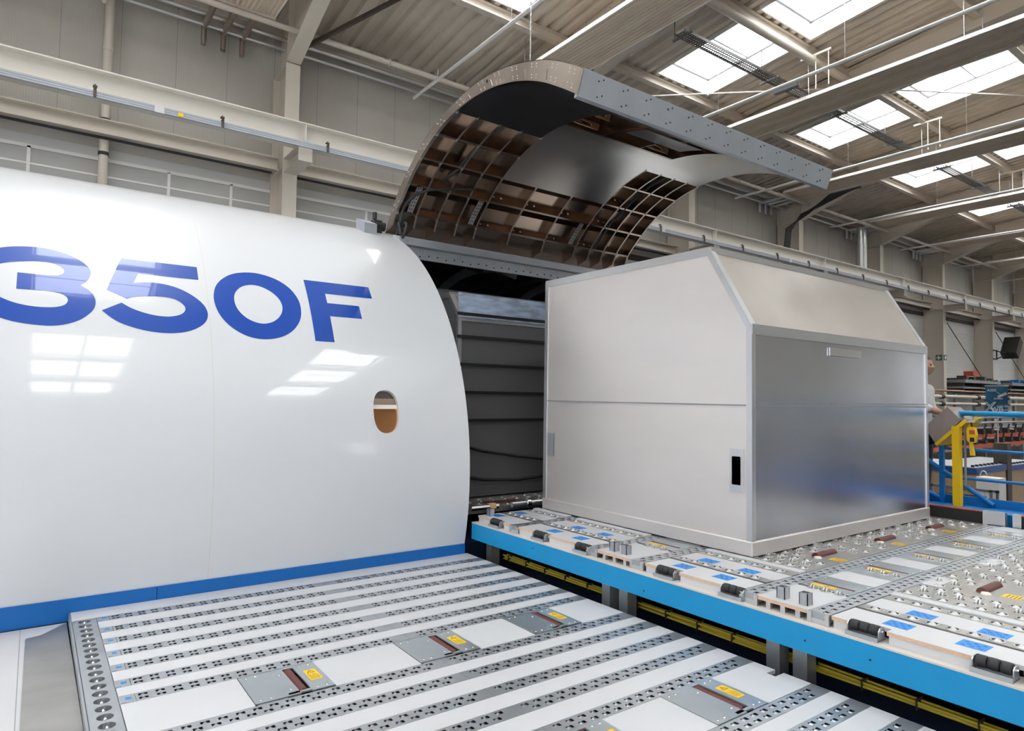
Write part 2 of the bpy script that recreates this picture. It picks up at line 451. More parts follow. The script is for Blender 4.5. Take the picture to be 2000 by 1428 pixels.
# downpipe
t = thing('downpipe', (.82,13.45,FZ), 'round cream downpipe on the side wall above the fuselage', 'pipe')
MB().cyl((.82,13.45,FZ),(.82,13.45,7.6),.075,18).build('pipe', M['cream'], t)
for z in (7.0,4.75,4.15):
    c = MB().cyl((.82,13.45,z-.03),(.82,13.45,z+.03),.085,18).build('clamp', M['darkhole'], t)
MB().cyl((.82,13.45,6.0),(.82,13.45,6.08),.083,18).build('socket', M['cream'], t)

# crane runway beam + conductor rail
t = thing('crane_beam', (-14,12.05,4.56), 'long cream crane runway beam carried by the wall columns', 'beam')
MB().beam((XE0+.2,12.05,4.78),(XE1-.2,12.05,4.78), ibeam_prof(.42,.30,.022,.016)).build('girder', M['beam'], t)
for i in range(2, 12):
    MB().box(BX[i]-.01, BX[i]+.01, 11.9, 12.04, 4.59, 4.97).build('stiffener', M['beam'], t)
t = thing('conductor_rail', (-14,11.78,4.54), 'grey conductor rail clipped along the lower side of the crane beam', 'rail')
b = MB()
for dz in (-.035,0,.035): b.bar((XE0+.3,11.78,4.53+dz),(60,11.78,4.53+dz),.05,.03)
b.build('rail', M['rail_grey'], t)
x = .57
while x < 45:
    c = MB().box(x-.02,x+.02,11.72,11.895,4.585,4.6); c.box(x-.02,x+.02,11.72,11.74,4.47,4.62); c.cyl((x,11.76,4.60),(x,11.76,4.68),.012,6)
    c.box(x-.03,x+.03,11.74,11.80,4.64,4.66)
    c.build('clip', M['darkbrown'], t); x += 1.83
for xx in (1.45,7.5,13.5,19.6): MB().box(xx-.07,xx+.07,11.74,11.82,4.47,4.59).build('joint_cover', M['alu'], t)
MB().box(1.72,1.80,11.745,11.75,4.49,4.55).build('mark', M['yellow'], t)

# radiant ceiling panels, light trunking, cable tray
PNM = {-1:'its end at the top left',0:'widest, directly above the door',1:'longest, below the first skylights',2:'ending over the door beam tip',3:'first beyond the door beam',4:'second beyond the door beam',5:'third beyond the door beam',6:'fourth beyond the door beam',7:'farthest down the hall'}
for k in range(-1, 8):
    X = 8.35+6.05*k
    if k >= 4: X = 8.35+6.05*k-.03*(k-3)
    t = thing('heating_strip', (X+.56,12.5,7.1), 'beige ribbed ceiling heating panel, ' + PNM[k], 'ceiling panel', 'ceiling heating panels')
    b = MB(); n = 14; w = 1.12
    prof = []
    for i in range(n):
        a = X+.03+(w-.06)*i/n; p = (w-.06)/n
        prof += [(a,0),(a+p*.62,0),(a+p*.68,.012),(a+p*.94,.012)]
    prof.append((X+w-.03,0))
    vs = [(x,12.5,7.1+z) for x,z in prof]+[(x,-9.5,7.1+z) for x,z in prof]; q = len(prof)
    b.add(vs, [(i,i+1,q+i+1,q+i) for i in range(q-1)])
    b.box(X+.03,X+w-.03,-9.5,12.5,7.12,7.14)
    b.build('sheet', M['radiant'], t)
    MB().box(X,X+.03,-9.5,12.5,7.09,7.17).build('lip', M['lip'], t)
    MB().box(X+w-.03,X+w,-9.5,12.5,7.09,7.17).build('lip', M['lip'], t)
    e = MB().box(X,X+w,12.5,12.53,7.05,7.15); e.build('end_plate', M['cream'], t)
    for yy in (11.3,8.2,5.0,1.0):
        for xx in (X+.08,X+w-.08):
            c = MB(); z0 = 7.17; zt = roofz(yy)-.02; z = z0
            c.cyl((xx,yy,z0),(xx,yy,zt),.006,5)
            while z < zt-.05:
                c.box(xx-.012,xx+.012,yy-.004,yy+.004,z,z+.03); z += .06
            c.build('chain', M['alu'], t)
    if k >= 0 or True:
        X2 = 6.77+6.05*k
        t = thing('light_trunking', (X2,13.3,6.8), 'thin white rail alongside the ceiling panel: %s' % PNM[k], 'light rail', 'light trunking rails')
        MB().cyl((X2,13.3,6.8),(X2,-9.5,6.8),.038,12).build('rail', M['white'], t)
        for yy in (12.2,9.5,6.5,3.5):
            MB().cyl((X2,yy,6.84),(X2,yy,roofz(yy)),.005,5).build('hanger', M['alu'], t)
        if k == 1:
            b = MB().box(X2-.03,X2+.07,7.5,8.05,6.68,6.77); b.build('control_box', M['grey'], t)
for q,(x0,x1) in enumerate(((10.1,20.2),(22.3,26.9),(28.6,41.0))):
    t = thing('cable_tray', (x0,8.40,7.30), ['perforated steel cable tray starting over the cargo door beam','perforated steel cable tray in the bay above the door beam end','perforated steel cable tray farthest down the hall'][q], 'cable tray', 'perforated cable trays')
    b = MB(); x = x0; w = .13
    for yy in (8.40-w, 8.40+w-.012): b.box(x0,x1,yy,yy+.012,7.27,7.33)
    while x < x1:
        b.box(x,x+.035,8.40-w,8.40+w,7.27,7.275)
        x += .07
    for yy in (8.33,8.40,8.47): b.box(x0,x1,yy-.012,yy+.012,7.27,7.275)
    b.build('tray', M['traydark'], t)
    x = x0+.1
    while x < x1:
        c = MB().box(x-.02,x+.02,8.15,8.65,7.23,7.27); c.cyl((x,8.61,7.25),(x,8.61,roofz(8.61)),.012,6)
        c.build('hanger', M['traydark'], t); x += 3.0
# sprinkler / hanging lamps frames
HL = ['beside the cable tray over the first big skylight', 'beside the cable tray in the bay above the door beam end', 'hanging farthest down the hall']
for q,(x,y) in enumerate(((14.2,7.88),(20.15,7.9),(26.8,7.9))):
    t = thing('trapeze_hanger', (x,y,7.2), 'thin white trapeze hanger ' + HL[q], 'hanger', 'trapeze hangers under the roof')
    MB().box(x,x+.04,y-.36,y+.36,7.94,7.985).build('crossbar', M['lip'], t)
    for yy in (y-.3,y): MB().cyl((x+.02,yy,7.16),(x+.02,yy,7.97),.012,6).build('rod', M['lip'], t)
for q,(x,y) in enumerate(((10.6,10.2),(16.6,10.2))):
    t = thing('smoke_detector', (x,y,7.8), ['small white smoke detector under the roof nearest the door beam', 'small white smoke detector under the roof in the next bay'][q], 'smoke detector')
    MB().lathe([(.03,.05),(.07,.03),(.07,-.02),(.04,-.06),(.001,-.07)], (x,y,7.80), 14).build('head', M['white'], t)
    MB().box(x-.35,x-.1,y-.06,y+.06,7.80,7.83).build('mount', M['darkbrown'], t)
    MB().cyl((x,y,7.84),(x,y,roofz(y)),.012,6).build('rod', M['white'], t)
# tension rods of the roof bracing
for q,(a,b_) in enumerate((((10.0,12.3,7.3),(15.9,8.1,7.75)),((16.05,8.1,7.8),(22.0,5.2,8.2)))):
    tag(MB().cyl(a,b_,.018,8).build('tie_rod', M['lip']), ['thin pale roof tie rod crossing the first big skylight','thin pale roof tie rod in the bay behind the control box'][q], 'rod')
#==PART2==
# ---------------------------------------------------------------- fuselage
CY, CZ, R = 8.557, -.809, 3.0
def cylP(X, s, r=R):
    a = s/R
    return (X, CY-r*math.cos(a), CZ+r*math.sin(a))
def cylN(v):
    n = Vector((0, v[1]-CY, v[2]-CZ)); return n.normalized()
def fix_normals(o, flip=False):
    me = o.data
    off = Vector((0,0,0)); q = o
    while q is not None: off += q.location; q = q.parent
    ns = [cylN(Vector(v.co)+off) for v in me.vertices]
    # turn faces outward first
    for p in me.polygons:
        c = Vector(p.center)+off
        if p.normal.dot(cylN(c)) < 0: p.flip()
    me.update()
    me.normals_split_custom_set_from_vertices([tuple(n) for n in ns])
XD = 3.54
def frange(a, b, st):
    n = max(1, round((b-a)/st)); return [a+(b-a)*i/n for i in range(n+1)]
fus = thing('fuselage', (0,CY,FZ), 'large glossy white cylindrical aircraft fuselage mock-up with blue lettering', 'fuselage')
sk = MB()
S0, S1, SH = -.674, 10.1, 3.53
wx0, wx1, ws0, ws1 = 2.455, 2.855, .407, .907
sk.grid(lambda x,s: cylP(x,s), frange(-3.2,wx0,.25), frange(S0,S1,.06))
sk.grid(lambda x,s: cylP(x,s), frange(wx1,XD,.2), frange(S0,S1,.06))
sk.grid(lambda x,s: cylP(x,s), frange(wx0,wx1,.1), frange(S0,ws0,.06))
sk.grid(lambda x,s: cylP(x,s), frange(wx0,wx1,.1), frange(ws1,S1,.06))
wc = (2.655,.657)
def supell(a, rx, ry, e=2.5):
    c, s_ = math.cos(a), math.sin(a)
    return rx*math.copysign(abs(c)**(2/e), c), ry*math.copysign(abs(s_)**(2/e), s_)
ring = []
NN = 64
for k in range(NN):
    a = 2*math.pi*k/NN
    ex, ey = supell(a, .127, .203)
    hx, hy = (wx1-wx0)/2, (ws1-ws0)/2
    tt = min(hx/abs(ex) if abs(ex) > 1e-9 else 9e9, hy/abs(ey) if abs(ey) > 1e-9 else 9e9)
    ring.append(((ex,ey),(ex*tt,ey*tt)))
# snap the nearest ring points to the corners of the cut-out
for cx_, cy_ in ((.2,.25),(-.2,.25),(-.2,-.25),(.2,-.25)):
    k = min(range(NN), key=lambda i: (ring[i][1][0]-cx_)**2+(ring[i][1][1]-cy_)**2); ring[k] = (ring[k][0], (cx_,cy_))
vs = []; fs = []
for li in range(4):
    f_ = li/3
    for (e_, o_) in ring: vs.append(cylP(wc[0]+e_[0]+(o_[0]-e_[0])*f_, wc[1]+e_[1]+(o_[1]-e_[1])*f_))
for li in range(3):
    for k in range(NN): fs.append((li*NN+k, li*NN+(k+1)%NN, (li+1)*NN+(k+1)%NN, (li+1)*NN+k))
sk.add(vs, fs, True)
# behind and above the cargo door opening
sk.grid(lambda x,s: cylP(x,s), frange(XD,7.62,.3), frange(SH+.05,S1,.08))
sk.grid(lambda x,s: cylP(x,s), frange(7.62,9.2,.3), frange(S0,S1,.08))
o = sk.build('skin', M['skin'], fus); fix_normals(o)
# rim of the door cut-out and window reveal
e = MB()
def rimstrip(f0, f1, n):
    a = [f0(i/n) for i in range(n+1)]; b = [f1(i/n) for i in range(n+1)]
    e.add(a+b, [(i,i+1,n+1+i+1,n+1+i) for i in range(n)], True)
rimstrip(lambda t: cylP(XD, S0+(SH-S0)*t), lambda t: cylP(XD, S0+(SH-S0)*t, R-.05), 60)
rimstrip(lambda t: cylP(XD, S0+(SH-S0)*t, R-.05), lambda t: cylP(XD-.04, S0+(SH-S0)*t, R-.05), 60)
e.grid(lambda x,s: cylP(x,s,R-.05), [XD-.5,XD-.04], frange(S0,SH,.08))
e.build('door_cutout_frame', M['primer'], fus)
w = MB(); vs = []; fs = []
for li,(dr,sc_) in enumerate(((0,1.0),(-.035,.98))):
    for (e_, o_) in ring: vs.append(cylP(wc[0]+e_[0]*sc_, wc[1]+e_[1]*sc_, R+dr))
for k in range(NN): fs.append((k,(k+1)%NN,NN+(k+1)%NN,NN+k))
w.add(vs, fs, True)
wr = w.build('window_reveal', M['cream'], fus)
def pane_part(lo, hi, rr, name, mm):
    g = MB(); N_ = 14; ss = [lo+(hi-lo)*k/N_ for k in range(N_+1)]
    def hw(sv): return .126*max(0, 1-abs((sv)/.202)**2.5)**(1/2.5)
    g.grid(lambda u_, sv: cylP(wc[0]+u_*hw(sv), wc[1]+sv, rr), [-1,-.5,0,.5,1], ss)
    return g.build(name, mm, fus)
pane_part(-.2015, .03, R-.03, 'window_pane', M['copper'])
pane_part(.03, .07, R-.029, 'window_reflection_stripe', M['lip'])  # pale stripe and the bands above: roof reflection painted into the pane
pane_part(.07, .13, R-.030, 'window_pane', M['bronze'])
pane_part(.13, .2015, R-.031, 'window_pane', M['darkbrown'])
# skin joints
for x,a,b_ in ((1.165,-.67,2.9),(2.1,2.9,4.6)):
    g = MB(); g.grid(lambda x_,s: cylP(x_,s,R+.0006), [x-.0018,x+.0018], frange(a,b_,.08)); o = g.build('skin_joint', M['cream'], fus); fix_normals(o)
# inner structure
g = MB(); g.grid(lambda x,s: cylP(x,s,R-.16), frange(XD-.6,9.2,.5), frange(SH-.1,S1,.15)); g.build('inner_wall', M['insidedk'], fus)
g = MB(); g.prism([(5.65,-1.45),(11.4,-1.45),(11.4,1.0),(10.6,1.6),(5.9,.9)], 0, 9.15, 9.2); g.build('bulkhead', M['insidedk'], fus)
for i,x in enumerate(frange(3.75,8.9,.55)):
    g = MB(); n = 30; a0, a1 = (SH-.05)/R, S1/R
    vs = []; fs = []
    for k in range(n+1):
        a = a0+(a1-a0)*k/n
        for rr in (R-.16,R-.30):
            for dx in (-.02,.02): vs.append((x+dx, CY-rr*math.cos(a), CZ+rr*math.sin(a)))
    for k in range(n):
        q = k*4
        fs += [(q,q+1,q+5,q+4),(q+2,q+6,q+7,q+3),(q,q+4,q+6,q+2),(q+1,q+3,q+7,q+5)]
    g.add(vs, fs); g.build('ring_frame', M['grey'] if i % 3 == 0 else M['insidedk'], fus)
for z,y in ((1.35,7.6),(1.5,8.3),(1.25,9.0)):
    MB().bar((3.6,y,z),(9,y,z),.12,.08).build('ceiling_duct', M['grey'], fus)
# hinge beam over the opening
hb = MB()
prof = [(7.43,1.99),(7.25,1.94),(7.24,1.85),(7.30,1.84),(7.30,1.70),(7.33,1.70),(7.35,1.86),(7.46,1.95)]
hb.prism(prof, 0, XD, 7.75)
hbo = hb.build('hinge_beam', M['primer'], fus)
b = MB()
for k in range(30):
    x = 3.85+k*.125
    b.cyl((x,7.291,1.735+(.02 if k%3 else 0)),(x,7.301,1.735+(.02 if k%3 else 0)),.009,8)
b.build('bolts', M['ink'], hbo)
b = MB()
for k in range(7):
    for i in range(2):
        for j_ in range(3): b.cyl((3.85+k*.55+i*.035,7.293,1.78+j_*.02),(3.85+k*.55+i*.035,7.301,1.78+j_*.02),.004,6)
tag(b.build('rivets', M['steel'], hbo), kind='stuff')

# lettering on the skin: outlines in (x, arc length) on the cylinder
def smooth_outline(pts, corners, n=6):
    N = len(pts); out = []
    for i in range(N):
        p0, p1, p2, p3 = pts[(i-1)%N], pts[i], pts[(i+1)%N], pts[(i+2)%N]
        a, b = i in corners, (i+1)%N in corners
        out.append(p1)
        if a and b: continue
        if a: p0 = p1
        if b: p3 = p2
        for k in range(1, n):
            t = k/n
            out.append(tuple(.5*((2*p1[q])+(-p0[q]+p2[q])*t+(2*p0[q]-5*p1[q]+4*p2[q]-p3[q])*t*t+(-p0[q]+3*p1[q]-3*p2[q]+p3[q])*t**3) for q in (0,1)))
    return out
import bmesh
def letter(pts, name):
    bm = bmesh.new()
    f = bm.faces.new([bm.verts.new((p[0],p[1],0)) for p in pts])
    bmesh.ops.triangulate(bm, faces=[f])
    s = 1.2
    while s < 2.15:
        bmesh.ops.bisect_plane(bm, geom=bm.verts[:]+bm.edges[:]+bm.faces[:], plane_co=(0,s,0), plane_no=(0,1,0)); s += .05
    for v in bm.verts: v.co = cylP(v.co.x, v.co.y, R+.0015)
    me = bpy.data.meshes.new(name); 
    for v in bm.verts: v.co.y -= CY; v.co.z -= FZ
    bm.to_mesh(me); bm.free()
    me.polygons.foreach_set('use_smooth', [True]*len(me.polygons))
    me.materials.append(M['blue_letter'])
    o = bpy.data.objects.new(name, me); COL.objects.link(o); o.parent = fus
    fix_normals(o); return o
F_ = [(2.042,2.050),(2.706,2.050),(2.706,1.890),(2.222,1.890),(2.222,1.770),(2.541,1.770),(2.541,1.613),(2.222,1.613),(2.222,1.325),(2.042,1.325)]
letter(F_, 'letter_f')
five = [(.535,2.05),(1.106,2.05),(1.106,1.891),(.652,1.891),(.617,1.784),(.738,1.806),(.864,1.795),(.975,1.754),(1.069,1.685),(1.131,1.607),(1.153,1.526),(1.133,1.448),(1.076,1.386),(.986,1.337),(.875,1.314),(.76,1.314),(.649,1.332),(.54,1.368),(.469,1.41),(.395,1.48),(.528,1.568),(.593,1.524),(.674,1.491),(.765,1.47),(.849,1.468),(.921,1.486),(.966,1.517),(.984,1.562),(.966,1.604),(.92,1.643),(.857,1.66),(.771,1.661),(.679,1.648),(.61,1.631),(.565,1.61),(.428,1.683)]
letter(smooth_outline(five, {0,1,2,3,4,19,20,34,35}), 'letter_five')
three = [(-.43,1.89),(-.36,1.955),(-.249,2.01),(-.173,2.04),(-.069,2.061),(.033,2.062),(.151,2.029),(.236,1.981),(.293,1.924),(.322,1.864),(.317,1.794),(.293,1.745),(.257,1.704),(.307,1.666),(.342,1.613),(.356,1.553),(.346,1.491),(.315,1.439),(.255,1.38),(.175,1.336),(.085,1.314),(-.017,1.314),(-.123,1.327),(-.215,1.353),(-.33,1.40),(-.42,1.48),(-.29,1.568),(-.224,1.529),(-.148,1.493),(-.06,1.473),(.029,1.469),(.106,1.479),(.159,1.505),(.179,1.547),(.164,1.585),(.117,1.609),(.044,1.620),(-.04,1.618),(-.135,1.615),(-.135,1.772),(-.046,1.772),(.033,1.773),(.1,1.779),(.137,1.798),(.151,1.831),(.132,1.871),(.084,1.901),(.016,1.908),(-.07,1.898),(-.166,1.874),(-.24,1.841),(-.31,1.79)]
letter(smooth_outline(three, {0,12,25,26,38,39,51}), 'letter_three')
zo = [(1.539,2.060),(1.653,2.056),(1.781,2.008),(1.885,1.912),(1.944,1.786),(1.955,1.659),(1.928,1.535),(1.856,1.425),(1.753,1.35),(1.62,1.313),(1.495,1.32),(1.394,1.363),(1.305,1.437),(1.247,1.527),(1.217,1.63),(1.214,1.735),(1.244,1.85),(1.315,1.951),(1.413,2.024)]
zi = [(1.547,1.901),(1.63,1.890),(1.712,1.838),(1.770,1.757),(1.787,1.665),(1.76,1.577),(1.694,1.504),(1.608,1.470),(1.522,1.483),(1.447,1.531),(1.395,1.608),(1.378,1.7),(1.397,1.790),(1.46,1.868)]
so, si = smooth_outline(zo, set(), 8), smooth_outline(zi, set(), 8)
cz_ = (1.582,1.687)
def at_angle(ol, a):
    best = None
    for p, q in zip(ol, ol[1:]+ol[:1]):
        d = (math.cos(a), math.sin(a)); e_ = (q[0]-p[0], q[1]-p[1]); w_ = (p[0]-cz_[0], p[1]-cz_[1])
        den = d[0]*e_[1]-d[1]*e_[0]
        if abs(den) < 1e-12: continue
        t = (w_[0]*e_[1]-w_[1]*e_[0])/den; u = (w_[0]*d[1]-w_[1]*d[0])/den
        if t > 0 and -1e-6 <= u <= 1+1e-6: best = (cz_[0]+d[0]*t, cz_[1]+d[1]*t)
    return best
g = MB(); A_ = [2*math.pi*k/120 for k in range(121)]
def zp(a, f):
    p, q = at_angle(si, a), at_angle(so, a)
    return cylP(p[0]+(q[0]-p[0])*f, p[1]+(q[1]-p[1])*f, R+.0015)
g.grid(zp, A_, [0,.25,.5,.75,1]); o = g.build('letter_zero', M['blue_letter'], fus); fix_normals(o)

# blue skirting board under the fuselage
t = thing('skirting_board', (0,5.62,-1.63), 'blue skirting board running below the white fuselage', 'skirting')
MB().box(-3.2,.808,5.62,5.66,-1.63,-1.474).build('board', M['skirt'], t)
MB().box(.812,XD,5.62,5.66,-1.63,-1.474).build('board', M['skirt'], t)
tag(MB().box(-3.2,9.2,5.75,11,FZ,-1.5).build('fuselage_cradle', M['navy']), 'dark navy support frame underneath the fuselage', 'frame')
# hinge bracket on the fuselage roof next to the door
t = thing('hinge_bracket', (3.3,7.5,2.0), 'grey and black hinge bracket on the fuselage roof beside the open door', 'bracket')
MB().prism([(7.34,1.84),(7.60,1.98),(7.60,2.16),(7.34,2.06)], 0, 3.12, 3.28).build('plate', M['primer'], t)
b = MB().box(3.32,3.42,7.50,7.66,1.98,2.16); b.cyl((3.30,7.55,2.1),(3.47,7.55,2.1),.06,12); b.cyl((3.34,7.55,2.18),(3.34,7.55,2.26),.03,8)
b.build('clamp', M['rubber'], t)

# ---------------------------------------------------------------- open cargo door
OUT = [(7.67,2.06),(7.52,2.27),(7.31,2.51),(7.02,2.74),(6.64,2.97),(6.19,3.12),(5.67,3.20),(5.29,3.20),(4.95,3.14),(4.63,3.05),(4.37,2.95),(4.13,2.82),(3.94,2.70)]
INN = [(7.45,2.12),(7.35,2.30),(7.15,2.49),(6.92,2.68),(6.65,2.84),(6.3,2.985),(5.92,3.065),(5.57,3.075),(5.16,3.03),(4.78,2.925),(4.47,2.79),(4.23,2.65),(4.01,2.51)]
def dense(pl):
    out = []
    N = len(pl)
    for i in range(N-1):
        p0, p1, p2, p3 = pl[max(i-1,0)], pl[i], pl[i+1], pl[min(i+2,N-1)]
        for k in range(6):
            t = k/6
            out.append(tuple(.5*((2*p1[q])+(-p0[q]+p2[q])*t+(2*p0[q]-5*p1[q]+4*p2[q]-p3[q])*t*t+(-p0[q]+3*p1[q]-3*p2[q]+p3[q])*t**3) for q in (0,1)))
    out.append(pl[-1]); return out
def arcs(pl):
    L = [0]
    for a, b in zip(pl, pl[1:]): L.append(L[-1]+math.hypot(b[0]-a[0], b[1]-a[1]))
    return L
ID, OD = dense(INN), dense(OUT); IL, OL = arcs(ID), arcs(OD)
def samp(pl, L, s):
    s = max(0, min(L[-1], s))
    for i in range(len(L)-1):
        if s <= L[i+1]+1e-9:
            t = (s-L[i])/(L[i+1]-L[i]); return (pl[i][0]+(pl[i+1][0]-pl[i][0])*t, pl[i][1]+(pl[i+1][1]-pl[i][1])*t)
    return pl[-1]
UT = 3.89
def dp(x, u, d=0.0):
    """door point: x, arc length u on the inside face from the hinge, d 0 = inside face, 1 = outside skin"""
    a = samp(ID, IL, u/UT*IL[-1]); b = samp(OD, OL, u/UT*OL[-1])
    return (x, a[0]+(b[0]-a[0])*d, a[1]+(b[1]-a[1])*d)
DX0, DX1 = 3.55, 7.62
door = thing('cargo_hatch', (DX0,7.5,2.0), 'raised main deck cargo door seen from below, bare metal ribs and panels inside', 'aircraft door')
US = frange(0, UT, .06)
g = MB(); g.grid(lambda x,u: dp(x,u,1.0), [DX0,DX1], US); g.grid(lambda x,u: dp(x,u,.96), [DX0,DX1], US); g.build('outer_skin', M['bronze'], door)
def web(x, u0, u1, d0=0.0, d1=.97, t=.006):
    g = MB(); us = frange(u0, u1, .06); n = len(us)
    vs = []
    for dx in (-t/2, t/2):
        for d in (d0, d1): vs += [dp(x+dx,u,d) for u in us]
    fs = []
    for k in range(n-1):
        fs += [(k,k+1,n+k+1,n+k),(2*n+k,3*n+k,3*n+k+1,2*n+k+1),(k,2*n+k,2*n+k+1,k+1)]
    g.add(vs, fs); return g
# edge frame at the near side with joint straps and rivets
g = web(DX0, 0, UT, 0, 1, .012)
ef = g.build('edge_frame', M['bronze_lt'], door)
g = MB(); g.grid(lambda x,u: dp(x,u,-.02), [DX0-.006,DX0+.03], US); g.grid(lambda x,u: dp(x,u,1.02), [DX0-.01,DX0+.05], US); g.build('flange', M['steel'], ef)
g = MB()
for u in (.3,.75,1.15,1.55,1.95,2.35,2.62,2.9,3.2,3.5,3.75):
    for du in (-.035,.035):
        for d in (.15,.3,.7,.85):
            p = dp(DX0-.006,u+du,d); g.cyl((p[0]-.004,p[1],p[2]),(p[0]+.002,p[1],p[2]),.006,6)
tag(g.build('rivets', M['lip'], ef), kind='stuff')
g = MB()
for u in (1.35,2.1,2.5,2.75,3.05,3.4):
    a, b = dp(DX0-.008,u,.12), dp(DX0-.008,u,.6); g.bar(a, b, .012, .006, (1,0,0))
g.build('joint_strap', M['steel'], ef)
p = dp(DX0-.01,2.45,.6); MB().cyl((p[0]-.003,p[1],p[2]),(p[0]+.001,p[1],p[2]),.018,12).build('hole', M['ink'], ef)
# frames along the arc
fr = {}
for x,u1,u2 in ((3.82,0,1.79),(4.12,0,1.79),(4.42,0,1.79),(4.72,0,3.0),(5.28,0,3.0),(5.9,0,3.0),(6.5,0,3.0),(6.8,0,1.79),(7.07,0,1.79),(7.35,0,1.79),(7.61,0,3.1)):
    o = web(x, u1, u2).build('frame', M['bronze'], door)
    ue = min(u2, 1.79) if x not in (5.28,5.9) else .94
    g = MB(); g.grid(lambda xx,u: dp(xx,u,-.01), [x-.004,x+.022], frange(u1,ue,.08)); g.build('flange', M['bronze_lt'], o)
# cross members in the rows
ROWS = (.16,.56,.95,.95,1.35,1.79,2.24)
XS = [3.56,3.82,4.12,4.42,4.72,5.28,5.9,6.5,6.8,7.07,7.35,7.61]
def cross(u, x0, x1, mm):
    g = MB(); vs = []
    for du in (-.003,.003):
        for d in (0,.97): vs += [dp(x0,u+du,d), dp(x1,u+du,d)]
    g.add(vs, [(0,1,3,2),(4,6,7,5),(0,4,5,1)])
    vs = [dp(x0,u-.003,-.012),dp(x1,u-.003,-.012),dp(x1,u+.024,-.012),dp(x0,u+.024,-.012)]
    g.add(vs, [(0,1,2,3)])
    return g.build('stringer', M[mm], door)
for u in (.16,.56,.95): cross(u, 3.56, 7.61, 'bronze')
for u in (1.35,1.79): cross(u, 3.56, 4.72, 'bronze'); cross(u, 6.5, 7.61, 'bronze')
for u in (2.24,3.0): cross(u, 4.72, 6.5, 'bronze')
# fastener heads and angle cleats where they meet
g = MB(); c = MB()
for x in XS:
    for u in (.16,.56,.95,1.35,1.79):
        if 4.8 < x < 6.4 and u > 1: continue
        q = dp(x,u,-.03)
        for k in range(3): 
            p = dp(x-.012+.012*k,u-.015+.015*(k%2),-.03); g.cyl(p,(p[0],p[1]-.001,p[2]-.004),.005,6)
        c.bar(dp(x+.012,u,.02), dp(x+.012,u+.20,.55), .035, .004, (1,0,0))
        if 0 < u < 1.0 and 4.7 < x < 6.6:
            for k in (.2,.4):
                p = dp(x+k*.6,u+.17,.93); g.cyl(p,(p[0],p[1],p[2]-.01),.012,8)
tag(g.build('fasteners', M['lip'], door), kind='stuff')
c.build('cleats', M['grey'], door)
# three perforated fittings
for x in (3.72,4.62,6.38):
    g = MB(); us = frange(.16,.56,.05)
    g.grid(lambda xx,u: dp(xx,u,.02), [x-.035,x+.045], us, False)
    o = g.build('lug_fitting', M['alu'], door)
    g = MB()
    for k in range(8):
        for s_ in (-.012,.02):
            p = dp(x+s_,.19+k*.05,-.01); q = dp(x+s_,.19+k*.05,.03); g.cyl(p,q,.008,8)
    g.build('holes', M['ink'], o)
# liners
def liner(u0,u1,x0,x1,mm):
    g = MB(); us = frange(u0,u1,.05)
    g.grid(lambda x,u: dp(x,u,-.03), [x0,x1], us); g.grid(lambda x,u: dp(x,u,-.005), [x0,x1], us)
    return g.build('liner_panel', M[mm], door)
o = liner(1.79,UT-.02,3.56,4.72,'liner_dark'); tag(o, 'dark metal liner panel')
liner(.95,2.24,4.72,6.50,'liner')
o = liner(1.79,3.3,6.50,7.61,'liner'); tag(o, 'pale aluminium liner panel')
liner(3.0,UT-.02,4.72,6.50,'liner_dark')
# orange brackets in the opening
for x0,x1,u in ((4.74,5.22,2.33),(4.74,5.05,2.66),(5.92,6.42,2.33),(5.95,6.35,2.66)):
    g = MB(); N = 20; vo = []; vi = []
    for k in range(N):
        a = 2*math.pi*k/N; ex, ey = supell(a,1,1,2.8)
        hx = .28; vi.append((.5+ex*.17, .5+ey*.22))
        sx, sy = math.cos(a), math.sin(a); t_ = min(.5/abs(sx) if abs(sx) > 1e-6 else 99, .45/abs(sy) if abs(sy) > 1e-6 else 99)
        X_, Y_ = .5+sx*t_, .5+sy*t_
        X_ = min(1-.22*max(0,(.9-Y_)) , X_) if Y_ < .9 else X_
        vo.append((X_, Y_))
    def bp_(p, du): return dp(x0+(x1-x0)*p[0], u+du, .04+.9*p[1])
    vs = [bp_(p,0) for p in vo]+[bp_(p,0) for p in vi]+[bp_(p,.01) for p in vo]+[bp_(p,.01) for p in vi]
    fs = []
    for k in range(N):
        n = (k+1)%N; fs += [(k,n,N+n,N+k),(2*N+k,3*N+k,3*N+n,2*N+n),(N+k,N+n,3*N+n,3*N+k),(k,2*N+k,2*N+n,n)]
    g.add(vs, fs); tag(g.build('bracket', M['orange'], door), 'orange primed bracket with an oval hole')
# dark latch cover in the opening
g = MB(); g.grid(lambda a,b: dp(5.35+a*.95, 2.55+.35*b, -.05-.25*math.sin(math.pi*b)*math.sin(math.pi*min(1,a*1.0))*.6), [k/8 for k in range(9)], [k/6 for k in range(7)])
g.build('latch_cover', M['liner_dark'], door)
# tip beam
a0, a1 = dp(DX0,UT,-.06), dp(DX0,UT,1.04)
g = MB(); g.prism([(a0[1],a0[2]),(a0[1]+.05,a0[2]+.0),(a1[1]+.06,a1[2]-.0),(a1[1],a1[2])], 0, DX0, 7.47)
tb = g.build('sill_beam', M['primer'], door)
g = MB()
d_ = Vector((0, a1[1]-a0[1], a1[2]-a0[2])); nrm = Vector((0,-d_.z,d_.y)).normalized()*-1
random.seed(3)
nn = Vector((0,-1,-.3)).normalized()
for k in range(13):
    for (ox,fy) in ((0,.2),(.05,.3),(-.02,.75),(.03,.85)):
        p = Vector((3.75+k*.29+ox, a0[1], a0[2]))+d_*fy
        g.cyl(p-nn*.002, p+nn*.004, .007, 7)
tag(g.build('rivets', M['ink'], tb), kind='stuff')
